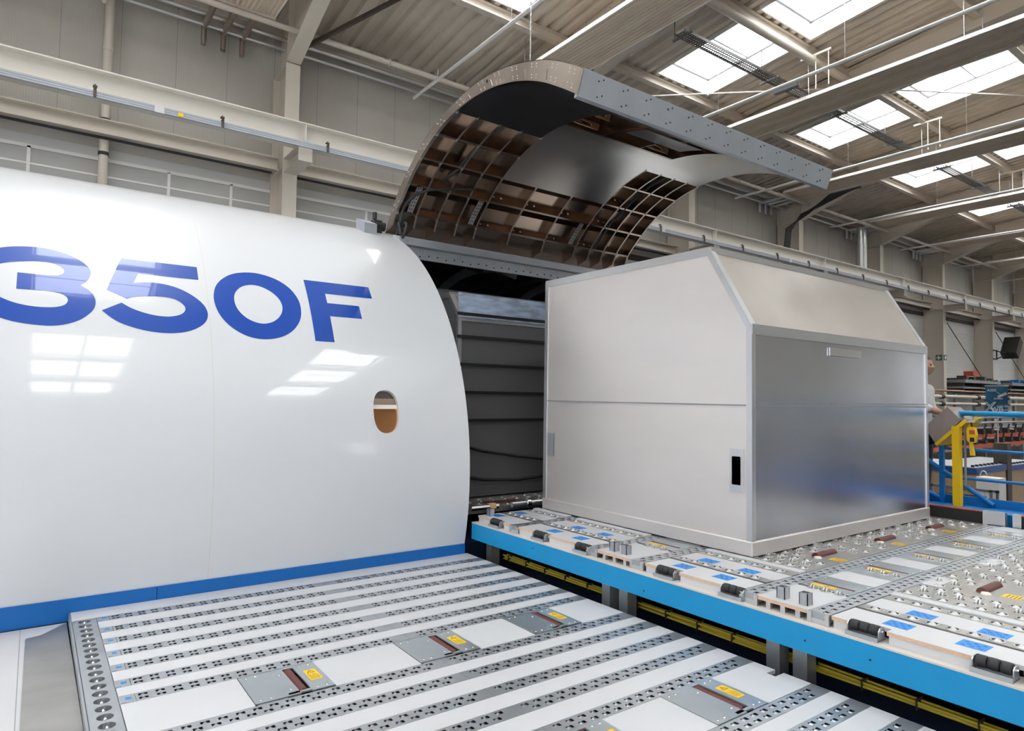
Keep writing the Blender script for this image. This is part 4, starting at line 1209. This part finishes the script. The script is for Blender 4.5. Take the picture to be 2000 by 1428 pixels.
# metal ball decks
def ball_deck(y0, y1, x0, x1, label, rows, drv, seed):
    t = thing('ball_deck', ((x0+x1)/2,(y0+y1)/2,ZR), label, 'ball deck', 'metal ball caster decks')
    MB().box(x0,x1,y0,y1,ZR-.02,ZR+.0005).build('deck_plate', M['plate'], t)
    cx_, cy_ = (x0+x1)/2, (y0+y1)/2
    n = 0; i = 0
    x = x0+.08
    while x < x1-.05:
        y = y0+.08+(.05 if i % 2 else 0); 
        while y < y1-.03:
            bad = any(dx-.10 < x < dx+.36 and dy-.2 < y < dy+.08 for dx,dy in drv)
            if not bad and n < 96:
                (put_wheel if (i % 3 == 1) else put_ball)(t, (x-cx_, y-cy_, .0005)); n += 1
            y += .10
        x += .115; i += 1
    for q,(dx,dy) in enumerate(drv):
        MB().cyl((dx,dy,ZR-.002),(dx+.27,dy,ZR-.002),.032,18).build('drive_roller', M['brown'], t)
        MB().lathe([(.03,.0),(.026,.01),(.001,.012)],(dx-.02,dy-.03,ZR),12).build('cap', M['lip'], t)
        lb = MB().box(dx+.0,dx+.10,dy-.20,dy-.10,ZR+.001,ZR+.0017).build('warning_label', M['yellow'], t)
        g = MB()
        for k in range(4): g.box(dx+.01,dx+.085,dy-.19+k*.02,dy-.185+k*.02,ZR+.0017,ZR+.0021)
        g.build('text_lines', M['ink'], lb)
    return t
ball_deck(2.545, 3.355, 4.44, 5.60, 'ball caster deck beside the container base, front part', 7, [(4.93,2.76)], 1)
ball_deck(2.545, 3.355, 5.605, 6.60, 'ball caster deck beside the container base, middle part', 7, [(5.93,2.76)], 2)
ball_deck(2.545, 3.355, 6.605, 7.75, 'ball caster deck beside the container base, rear part by the black guard', 7, [(6.94,2.76)], 3)
ball_deck(1.045, 1.965, 4.44, 5.55, 'ball caster deck at the right edge of the view, front part', 8, [(4.93,1.66)], 4)
ball_deck(1.045, 1.965, 5.555, 6.65, 'ball caster deck at the right edge of the view, middle part', 8, [], 5)
ball_deck(1.045, 1.965, 6.655, 7.75, 'ball caster deck at the right edge of the view, rear part', 8, [], 6)
for q,x in enumerate((4.81,5.76)):
    tag(MB().box(x,x+.30,1.87,1.964,ZR+.001,ZR+.004).build('deck_board', M['laminate']), 'short white plate lying by the near right track, %s one' % ['front','rear'][q], 'deck panel', 'short white plates by the near right track')
# decks under the container, mostly hidden
for q,(y0,y1) in enumerate(((3.97,4.90),(5.03,5.58),(3.485,3.835))):
    tag(MB().box(4.44 if q<2 else 4.71,7.75,y0,y1,ZR-.02,ZR+.0005).build('deck_plate', M['plate']), ['bare metal deck plate under the middle of the container','bare metal deck plate under the fuselage end of the container','narrow bare metal lane plate under the container'][q], 'deck plate')
# deck inside the fuselage door
t = thing('door_sill_deck', (6,7,ZR-.02), 'dark metal roller deck just inside the fuselage doorway', 'roller deck')
MB().box(3.62,9.1,5.95,11.3,ZR-.06,ZR-.01).build('deck', M['plate'], t)
n = 0
for i in range(12):
    for j_ in range(4):
        put_ball(t, (-2.15+i*.17+(.05 if j_%2 else 0), -.95+j_*.14, .012))
MB().cyl((3.75,5.86,ZR+.02),(4.1,5.86,ZR+.02),.03,12).build('sill_roller', M['steel'], t)
MB().box(3.98,4.06,5.83,5.89,ZR-.0,ZR+.052).build('clip', M['orange'], t)
MB().cyl((4.3,5.88,ZR+.01),(5.6,5.88,ZR+.01),.03,12).build('sill_roller', M['alu'], t)
for k in range(4): MB().cyl((4.5+k*.3,5.88,ZR+.01),(4.55+k*.3,5.88,ZR+.01),.042,12).build('collar', M['steel'], t)
MB().box(3.58,3.72,6.05,6.15,ZR-.02,ZR+.12).build('stop_block', M['brown'], t)
MB().box(4.15,4.6,6.15,6.25,ZR-.0,ZR+.006).build('brown_pad', M['brown'], t)
#==PART4==
# ---------------------------------------------------------------- far edge of the loader: guard, blue beam, railing, console
t = thing('edge_guard', (7.8,3,ZR), 'black guard strip with a red top line along the far loader edge', 'guard')
MB().box(7.76,7.80,2.60,5.5,ZR,ZR+.115).build('guard_board', M['ink'], t)
MB().box(7.755,7.805,2.60,5.5,ZR+.115,ZR+.123).build('red_edge', M['red'], t)
MB().box(7.76,7.80,.5,2.27,ZR,ZR+.115).build('guard_board', M['ink'], t)
MB().box(7.755,7.805,.5,2.27,ZR+.115,ZR+.123).build('red_edge', M['red'], t)
tag(MB().box(7.75,7.81,2.40,2.59,ZR,ZR+.13).build('end_block', M['alu']), 'upright aluminium block at the gap in the black guard, next to its longer part', 'block', 'aluminium guard end blocks')
tag(MB().box(7.75,7.81,2.27,2.34,ZR,ZR+.13).build('end_block', M['alu']), 'aluminium block where the shorter black guard begins', 'block', 'aluminium guard end blocks')
t = thing('far_side_beam', (8.2,3,-1.2), 'dark blue side beam behind the black loader guard', 'beam')
MB().bbox(8.02,8.45,.3,5.6,-1.26,-1.12,.004).build('beam', M['rail_blue'], t)
MB().box(8.42,8.45,.3,5.6,-1.12,-1.03).build('upstand', M['rail_blue'], t)
MB().box(8.01,8.02,2.74,2.79,-1.19,-1.12).build('tab', M['alu'], t)
t = thing('safety_railing', (8.4,2,-1.12), 'blue tubular safety railing behind the yellow console post', 'railing')
XR = 8.39
MB().cyl((XR,3.1,-.108),(XR,.2,-.108),.028,14).build('top_rail', M['blue'], t)
MB().cyl((XR,3.16,-.51),(XR,.2,-.51),.016,12).build('middle_rail', M['rail_blue'], t)
MB().cyl((XR,3.16,-.83),(XR,.2,-.83),.016,12).build('lower_rail', M['rail_blue'], t)
for y,w in ((3.19,.045),(3.42,.045),(3.05,.045),(1.6,.045)):
    MB().box(XR-w/2,XR+w/2,y-w/2,y+w/2,-1.12,-.46 if y != 3.05 else -.83).build('post', M['rail_blue'], t)
MB().cyl((XR,3.42,-.60),(XR,2.70,-1.09),.024,12).build('diagonal_brace', M['rail_blue'], t)
MB().cyl((XR,3.42,-.98),(XR,3.2,-1.08),.022,12).build('diagonal_brace', M['rail_blue'], t)
# control console
t = thing('control_console', (8.2,2.97,-1.12), 'tilted stainless control box on a yellow post at the loader edge', 'console')
MB().box(8.17,8.25,2.935,3.008,-1.12,-.25).build('post', M['yellow'], t)
MB().prism([(3.056,-.039),(2.927,-.183),(3.179,-.451),(3.295,-.275)], 0, 8.20, 8.56).build('control_box', M['stainless'], t)
MB().prism([(2.915,-.19),(2.90,-.175),(2.86,-.195),(3.165,-.475),(3.19,-.455)], 0, 8.19, 8.23).build('tray', M['yellow'], t)
MB().prism([(2.915,-.19),(2.905,-.18),(3.165,-.475),(3.19,-.455)][::-1], 0, 8.23, 8.57).build('tray', M['yellow'], t)
MB().prism([(2.79,-.16),(2.83,-.15),(2.95,-.30),(2.93,-.33)][::-1], 0, 8.30, 8.45).build('bracket', M['yellow'], t)
g = MB().prism([(2.925,-.186),(2.79,-.178),(2.795,-.20),(2.92,-.215)], 0, 8.20, 8.40); g.build('underside_plate', M['alu'], t)
g = MB(); g.tube([(8.27,2.915,-.25-.02*k) for k in range(34)], .012, 8); g.build('conduit', M['grey'], t)
t = thing('pendant_control', (8.22,2.83,-.3), 'yellow hand pendant control hanging beside the console post', 'remote control')
g = MB().prism([(2.80,-.26),(2.85,-.25),(2.875,-.28),(2.87,-.40),(2.84,-.43),(2.80,-.42),(2.785,-.34)], 0, 8.19, 8.26); g.build('housing', M['yellow'], t)
MB().prism([(2.83,-.43),(2.855,-.43),(2.85,-.56),(2.81,-.56)], 0, 8.21, 8.25).build('grip', M['yellow'], t)
MB().box(8.185,8.19,2.795,2.845,-.33,-.285).build('display', M['red'], t)
MB().box(8.185,8.19,2.80,2.84,-.41,-.365).build('button_pad', M['ink'], t)
MB().tube([(8.22,2.83,-.25),(8.22,2.835,-.21),(8.24,2.86,-.19)], .008, 8).build('hook', M['ink'], t)

# ---------------------------------------------------------------- operator behind the console
def skin_body(name, verts, edges, mat_, parent, sub=2):
    """verts: (x,y,z,rx,ry)"""
    me = bpy.data.meshes.new(name)
    me.from_pydata([v[:3] for v in verts], edges, [])
    o = bpy.data.objects.new(name, me); COL.objects.link(o)
    md = o.modifiers.new('s', 'SKIN'); md.use_smooth_shade = True
    for i, v in enumerate(verts): me.skin_vertices[0].data[i].radius = (v[3], v[4] if len(v) > 4 else v[3])
    me.skin_vertices[0].data[0].use_root = True
    ms = o.modifiers.new('u', 'SUBSURF'); ms.levels = sub; ms.render_levels = sub
    dg = bpy.context.evaluated_depsgraph_get()
    m2 = bpy.data.meshes.new_from_object(o.evaluated_get(dg))
    bpy.data.objects.remove(o)
    m2.materials.clear(); m2.materials.append(mat_)
    for p in m2.polygons: p.use_smooth = True
    o2 = bpy.data.objects.new(name, m2); COL.objects.link(o2); o2.parent = parent
    return o2
# local frame: person stands at the base, faces -Y (towards the console)
per = thing('person', (8.62,3.50,-1.2), 'person in a white shirt standing behind the tilted control box, hand on it', 'person')
# walkway the operator stands on
tag(MB().box(8.46,9.6,2.6,5.4,-1.24,-1.2).build('operator_walkway', M['galv']), 'narrow metal walkway behind the control box where the operator stands', 'walkway')
V = [(0,0,.88,.15,.11),(0,0,1.05,.145,.10),(0,-.01,1.22,.165,.11),(0,-.01,1.36,.13,.09),(0,-.015,1.45,.055,.055),(0,-.03,1.53,.055,.06),
     (-.17,0,1.37,.065,.065),(-.23,-.08,1.17,.048,.048),(-.24,-.28,1.10,.038,.036),(-.235,-.33,1.095,.028,.022),
     (.17,0,1.37,.065,.065),(.24,-.02,1.12,.048,.048),(.22,-.20,1.02,.036,.036),(.215,-.26,1.02,.028,.022),
     (-.10,0,.82,.095,.10),(-.10,-.01,.48,.062,.065),(-.10,.01,.10,.042,.045),(-.10,-.10,.05,.040,.035),
     (.10,0,.82,.095,.10),(.10,-.01,.48,.062,.065),(.10,.01,.10,.042,.045),(.10,-.10,.05,.040,.035)]
Ed = [(0,1),(1,2),(2,3),(3,4),(4,5),(3,6),(6,7),(7,8),(8,9),(3,10),(10,11),(11,12),(12,13),(0,14),(14,15),(15,16),(16,17),(0,18),(18,19),(19,20),(20,21)]
body = skin_body('body', V, Ed, M['skinp'], per)
# head with face
g = MB()
def headP(a, b):
    # a latitude -pi/2..pi/2, b longitude; face towards -y
    r = Vector((.076*math.cos(a)*math.cos(b), .098*math.cos(a)*math.sin(b), .118*math.sin(a)))
    f = max(0, -math.sin(b))*math.cos(a)
    if a < 0: r.x *= 1-.28*(-a/1.57); r.y += -.012*f
    r.y -= .018*math.exp(-((a+.12)/.16)**2)*math.exp(-((b+math.pi/2)/.16)**2)      # nose
    r.y += .010*(math.exp(-((a-.10)/.12)**2))*(math.exp(-((b+math.pi/2-.36)/.2)**2)+math.exp(-((b+math.pi/2+.36)/.2)**2))
    r.y -= .006*math.exp(-((a+.48)/.08)**2)*math.exp(-((b+math.pi/2)/.28)**2)
    return (8.62+r.x, 3.50-.045+r.y, -1.2+1.64+r.z)
g.grid(lambda a,b: headP(a,b), [-math.pi/2+math.pi*k/28 for k in range(29)], [-math.pi+2*math.pi*k/40 for k in range(41)])
for s_ in (-1,1):
    g.lathe([(.001,-.028),(.014,-.022),(.018,0),(.014,.022),(.001,.03)], (8.62+s_*.078,3.47,.44), 8)
hd = g.build('head', M['skinp'], per)
g = MB()
g.grid(lambda a,b: tuple(Vector((8.62,3.46,.445))+(Vector(headP(a,b))-Vector((8.62,3.455,.44)))*1.07), [.12+1.45*k/10 for k in range(11)], [-.3+(math.pi+.6)*k/20 for k in range(21)])
g.grid(lambda a,b: tuple(Vector((8.62,3.46,.445))+(Vector(headP(a,b))-Vector((8.62,3.455,.44)))*1.07), [.62+.95*k/8 for k in range(9)], [-math.pi+math.pi*k/20 for k in range(21)])
g.build('hair', M['hair'], hd)
g = MB()
for s_ in (-1,1): g.lathe([(.001,-.010),(.008,-.006),(.010,0),(.008,.006),(.001,.010)], (8.62+s_*.028,3.37,.452), 10)
g.build('eyes', M['ink'], hd)
# shirt and trousers follow the body
VS = [(v[0],v[1],v[2],v[3]+.014,v[4]+.014) for v in V[:4]]+[(0,-.012,1.42,.068,.066)]+[(x,y,z,a+.014,b+.014) for (x,y,z,a,b) in (V[6],V[7],(-.24,-.235,1.112,.04,.04),V[10],V[11],(.224,-.16,1.04,.038,.038))]
ES = [(0,1),(1,2),(2,3),(3,4),(3,5),(5,6),(6,7),(3,8),(8,9),(9,10)]
skin_body('shirt', VS, ES, M['shirt'], per)
VT = [(0,0,.90,.155,.125)]+[(x,y,z,a+.012,b+.012) for (x,y,z,a,b) in (V[14],V[15],V[16],V[18],V[19],V[20])]
skin_body('trousers', VT, [(0,1),(1,2),(2,3),(0,4),(4,5),(5,6)], M['trouser'], per)
# hands
def hand(cx, cy, cz, sx, nm):
    vs = [(cx,cy,cz,.024,.016),(cx,cy-.045,cz-.004,.036,.014),(cx,cy-.075,cz-.008,.036,.012)]
    es = [(0,1),(1,2)]
    for k,(ox,l) in enumerate(((-.028,.066),(-.010,.075),(.009,.070),(.027,.055))):
        i = len(vs)
        vs += [(cx+ox,cy-.085,cz-.008,.0085,.0085),(cx+ox*1.1,cy-.085-l*.5,cz-.010,.0078,.0078),(cx+ox*1.1,cy-.085-l*.9,cz-.030,.0065,.0065)]
        es += [(2,i),(i,i+1),(i+1,i+2)]
    i = len(vs); vs += [(cx-sx*.035,cy-.04,cz-.006,.011,.010),(cx-sx*.055,cy-.075,cz-.014,.009,.009)]; es += [(1,i),(i,i+1)]
    return skin_body(nm, vs, es, M['skinp'], per, 1)
hand(-.235,-.335,1.093,-1,'hand'); hand(.215,-.265,1.02,1,'hand')
for s_ in (-1,1): MB().bbox(8.62+s_*.10-.045,8.62+s_*.10+.045,3.33,3.58,-1.2,-1.10,.02).build('shoe', M['ink'], per)

# ---------------------------------------------------------------- far background on the right
# rack with horizontal tubes along the wall
t = thing('tube_rack', (32,11,FZ), 'rack of pale horizontal tubes on grey posts near the side wall', 'rack')
for k,(z,r_,mm) in enumerate(((.27,.07,'cream'),(-.02,.06,'cream'),(-.60,.04,'grey'),(-.81,.04,'alu'),(-1.04,.04,'grey'),(-1.20,.07,'cream'),(-.36,.03,'alu'),(-1.5,.05,'grey'))):
    MB().cyl((22,11,z),(48,11,z),r_,10).build('tube', M[mm], t)
for x in (24,26.5,28.6,30.5,32.5,33.8,34.6,35.5,37.2,39,42,45): MB().box(x-.04,x+.04,11.05,11.15,FZ,.4).build('post', M['grey'], t)
for x in (24.5,29.0,32.6,36,40): 
    for z in (.27,-.02): MB().cyl((x-.12,11,z),(x+.12,11,z),.10,10).build('clamp', M['rubber'], t)
tag(MB().cyl((22,12.05,.55),(48,12.05,.55),.05,10).build('copper_pipe', M['copper']), 'thin copper coloured pipe running above the pale tube rack', 'pipe')
tag(MB().cyl((22,12.05,.63),(30,12.05,.63),.02,8).build('cable_conduit', M['grey']), 'thin grey conduit above the copper pipe', 'conduit')
# orange red rails with test gear
for k,(z,y,nm) in enumerate(((-1.46,9,'lower'),(-1.20,9.6,'upper'))):
    t = thing('test_rig_rail', (28,y,z), 'orange red rig rail with small black fittings behind the blue railing, %s one' % nm, 'rail')
    MB().box(20,42,y-.09,y+.09,z-.07,z+.07).build('rail', M['red'], t)
    random.seed(5+k)
    for i in range(26):
        x = 20.4+i*.82
        g = MB(); g.box(x-.1,x+.1,y-.16,y+.1,z+.07,z+.18+.1*random.random()); g.cyl((x,y-.1,z+.1),(x+.2*random.random(),y-.15,z+.42),.03,6)
        g.build('fitting', M['rubber'], t)
    for i in range(6): MB().box(21+i*4,21.1+i*4,y-.05,y+.05,FZ,z-.07).build('leg', M['grey'], t)
tag(MB().box(20,44,9.8,10.0,-2.4,-1.75).build('rig_trunking', M['insidedk']), 'long dark trunking below the orange red rig rails', 'trunking')
# tan cabinets with blue edges
def cabinet(x0, x1, y0, y1, zt, label):
    t = thing('cabinet', (x0,y0,FZ), label, 'cabinet', 'tan cabinets with blue edges')
    MB().box(x0,x1,y0,y1,FZ,zt-.14).build('body', M['tan'], t)
    MB().box(x0-.02,x1+.02,y0-.02,y1+.02,zt-.14,zt).build('edge', M['lidblue'], t)
    MB().box(x0+.05,x1-.05,y0+.05,y1-.05,zt,zt+.012).build('top', M['floorpanel'], t)
    g = MB()
    for k in range(10): g.box(x0+.1+k*.25,x0+.16+k*.25,y0+.08,y0+.14,zt+.012,zt+.06)
    g.build('fittings', M['rubber'], t)
cabinet(22, 25.7, 6.95, 8.7, -1.78, 'large tan cabinet with a blue edge behind the dark grey post')
cabinet(18, 19.9, 6.13, 8.6, -1.52, 'smaller tan cabinet with a blue edge behind the yellow console post')
tag(MB().box(20,20.3,6.12,6.42,FZ,-1.0).build('dark_post', M['darkbrown']), 'dark grey square post in front of the large tan cabinet', 'post')
t = thing('white_unit', (16,5.3,FZ), 'white box unit with small cables seen through the blue railing', 'box')
MB().box(16,16.4,5.05,5.45,FZ,-1.53).build('housing', M['white'], t)
MB().tube([(16.1,5.35+.06*math.cos(a),-1.5+.10*math.sin(a)) for a in [k*.3 for k in range(11)]], .012, 6).build('cable', M['alu'], t)
t = thing('mesh_fence', (13,4.6,FZ), 'low aluminium framed mesh fence beyond the blue railing', 'fence')
for y in (4.13,4.22,4.72,5.12): MB().box(13,13.04,y-.02,y+.02,FZ,-1.44).build('post', M['alu'], t)
MB().box(13,13.04,4.1,5.14,-1.48,-1.44).build('top_rail', M['alu'], t)
g = MB()
for k in range(13): g.box(13.01,13.014,4.14+k*.08,4.144+k*.08,FZ,-1.48)
for k in range(26): g.box(13.01,13.014,4.13,5.12,-1.5-k*.08,-1.496-k*.08)
g.build('mesh', M['grey'], t)
MB().box(13.02,13.06,4.30,5.0,-2.4,-1.56).build('board', M['insidedk'], t)
# roll-up banner
def text_mesh(s, size, loc, rot, mat_, parent, name='lettering', align='CENTER', outline=False):
    cu = bpy.data.curves.new('t', 'FONT'); cu.body = s; cu.size = size; cu.align_x = align; cu.extrude = .002
    if outline: cu.fill_mode = 'NONE'; cu.bevel_depth = size*.02
    o = bpy.data.objects.new('t', cu); COL.objects.link(o)
    dg = bpy.context.evaluated_depsgraph_get(); me = bpy.data.meshes.new_from_object(o.evaluated_get(dg))
    bpy.data.objects.remove(o)
    me.materials.clear(); me.materials.append(mat_)
    o = bpy.data.objects.new(name, me); COL.objects.link(o)
    o.parent = parent; L = parent.location; o.location = (loc[0]-L.x, loc[1]-L.y, loc[2]-L.z); o.rotation_euler = rot
    return o
BXX = 26.0
t = thing('roll_up_banner', (BXX,8.22,FZ), 'blue roll-up banner with white lettering and an aircraft section picture', 'banner')
MB().box(BXX,BXX+.01,7.91,8.54,-.34,.60).build('banner_sheet', M['banner'], t)
MB().box(BXX-.01,BXX+.03,7.89,8.56,.59,.63).build('top_rail', M['alu'], t)
MB().cyl((BXX+.05,8.22,FZ),(BXX+.05,8.22,.6),.02,8).build('pole', M['alu'], t)
MB().box(BXX-.1,BXX+.1,7.9,8.55,FZ,FZ+.1).build('base', M['alu'], t)
RT = (math.pi/2, 0, -math.pi/2)
text_mesh('A350', .12, (BXX-.006,8.36,.42), RT, M['white'], t)
text_mesh('X', .46, (BXX-.006,8.41,-.26), RT, M['white'], t, outline=True)
text_mesh('WB', .22, (BXX-.006,8.22,-.25), RT, M['white'], t)
text_mesh('A350-900', .085, (BXX-.006,8.05,-.10), RT, M['white'], t)
text_mesh('HLS - SLAT Rig', .075, (BXX-.006,8.02,-.22), RT, M['white'], t)
g = MB(); g.tube([(BXX-.01,8.18,.24),(BXX-.01,7.94,.36)], .05, 10); g.box(BXX-.012,BXX-.008,8.05,8.3,.16,.20); g.bar((BXX-.01,8.22,.40),(BXX-.01,8.05,.28),.02,.02); g.build('aircraft_picture', M['alu'], t)
# first aid signs
def aid_sign(loc, s, ax, label):
    t = thing('first_aid_sign', loc, label, 'sign', 'first aid signs')
    x,y,z = loc
    if ax == 'x':
        MB().box(x-.02,x,y-s,y+s,z-s,z+s).build('board', M['green'], t)
        g = MB().box(x-.026,x-.02,y-s*.22,y+s*.22,z-s*.7,z+s*.7); g.box(x-.026,x-.02,y-s*.7,y+s*.7,z-s*.22,z+s*.22)
    else:
        MB().box(x-s,x+s,y-.02,y,z-s,z+s).build('board', M['green'], t)
        g = MB().box(x-s*.26,x+s*.26,y-.026,y-.02,z-s*.7,z+s*.7); g.box(x-s*.7,x+s*.7,y-.026,y-.02,z-s*.22,z+s*.22)
    g.build('white_cross', M['white'], t)
aid_sign((BX[8]-.011,13.05,2.12), .13, 'x', 'square first aid sign with a white cross on the web of the column')
aid_sign((BX[8],12.80,2.12), .13, 'y', 'narrow looking first aid sign with a white cross on the column flange')
# loudspeaker
sx = BX[9]
t = thing('loudspeaker', (sx,12.8,2.6), 'black loudspeaker tilted on a bracket arm beside its wall column', 'loudspeaker')
n_ = [(1.0,12.15,2.45),(1.75,12.15,2.45)]
g = MB(); c = Vector((sx+1.05,12.35,2.95)); u = Vector((.62,0,.78)).normalized(); w = Vector((.78,0,-.62)); 
hw, hh = .40, .55
vs = [c+w*a*hw*.6+u*b*hh+Vector((0,d*.35,0)) for d in (-1,1) for (a,b) in ((-1,-1),(1,-1),(1,1),(-1,1))]
g.add(vs,[(0,1,2,3),(7,6,5,4),(0,4,5,1),(1,5,6,2),(2,6,7,3),(3,7,4,0)]); g.build('cabinet', M['ink'], t)
g = MB().box(sx-.16,sx+.16,12.76,12.80,2.3,2.36); g.box(sx-.16,sx+.16,12.76,12.80,2.75,2.81); g.cyl((sx+.1,12.7,2.35),(sx+.75,12.4,2.6),.03,8); g.cyl((sx+.1,12.7,2.75),(sx+.75,12.4,2.6),.03,8); g.cyl((sx+.12,12.72,2.3),(sx+.12,12.72,2.8),.03,8)
g.build('bracket', M['ink'], t)
# diagonal stay cables and hose bundles
for i,nm in ((8,'the first aid sign'),(9,'the loudspeaker')):
    X = BX[i]
    tag(MB().cyl((X+.17,12.76,3.75),(X+2.9,12.27,1.2),.02,6).build('stay_cable', M['darkbrown']), 'thin dark stay cable running down from the column with %s' % nm, 'cable', 'stay cables')
    t = thing('wall_shelf', (X+2.8,12.8,.8), 'dark wall shelf loaded with parts beside %s' % nm, 'shelf')
    MB().box(X+.9,X+5.3,12.3,13.3,.98,1.12).build('shelf_board', M['grey'], t)
    MB().box(X+.9,X+5.3,12.4,13.3,.72,.80).build('shelf_board', M['grey'], t)
    for q in (1.0,3.2,5.2): MB().box(X+q,X+q+.06,12.4,13.7,.5,1.2).build('bracket', M['darkbrown'], t)
    g = MB(); random.seed(i)
    for q in range(9):
        a = X+1.1+q*.45; g.box(a,a+.3,12.5,12.9,1.12,1.16+.18*random.random())
    g.build('stored_parts', M['darkbrown'] if i == 8 else M['rail_blue'], t)
tag(MB().box(BX[8]+2.1,BX[8]+2.9,12.4,12.8,1.35,1.55).build('parts_box', M['red']), 'small red box on the dark wall shelf', 'box')
X = BX[6]
t = thing('hose_bundle', (X-.5,12.7,6), 'bundle of black hoses curving down from the rafter along a column', 'hoses')
for k in range(5):
    o_ = k*.07
    MB().tube([(X-.1,10.9-o_,7.14),(X-.25,11.9-o_,6.8+o_),(X-.5,12.5-o_,6.55),(X-.75-o_,12.75,6.0),(X-.8-o_,12.8,5.2),(X-.8-o_,12.8,3.0)], .035, 8).build('hose', M['rubber'], t)
X = BX[7]
for k,nm in ((0,'nearer'),(1,'farther')):
    tag(MB().cyl((X-1.6+k*.32,12.9,2.5),(X-1.6+k*.32,12.9,6.95),.11,14).build('duct_pipe', M['alu']), 'vertical silvery duct pipe behind the crane beam, %s of the two' % nm, 'pipe', 'vertical duct pipes')
tag(MB().tube([(47.5,12.0,2.4),(47.5,11.6,2.2),(47.6,11.3,1.6),(47.8,11.2,.6)], .22, 10).build('extraction_arm', M['rail_blue']), 'thick dark blue extraction arm at the right edge of the view', 'arm')

for o in bpy.data.objects:
    if o.parent is None and 'label' in o and len(o['label'].split()) > 16: print('LONG', o['label'])
# label housekeeping
for o in bpy.data.objects:
    if o.parent is None and 'label' in o and 'kind' not in o: o['kind'] = 'thing'
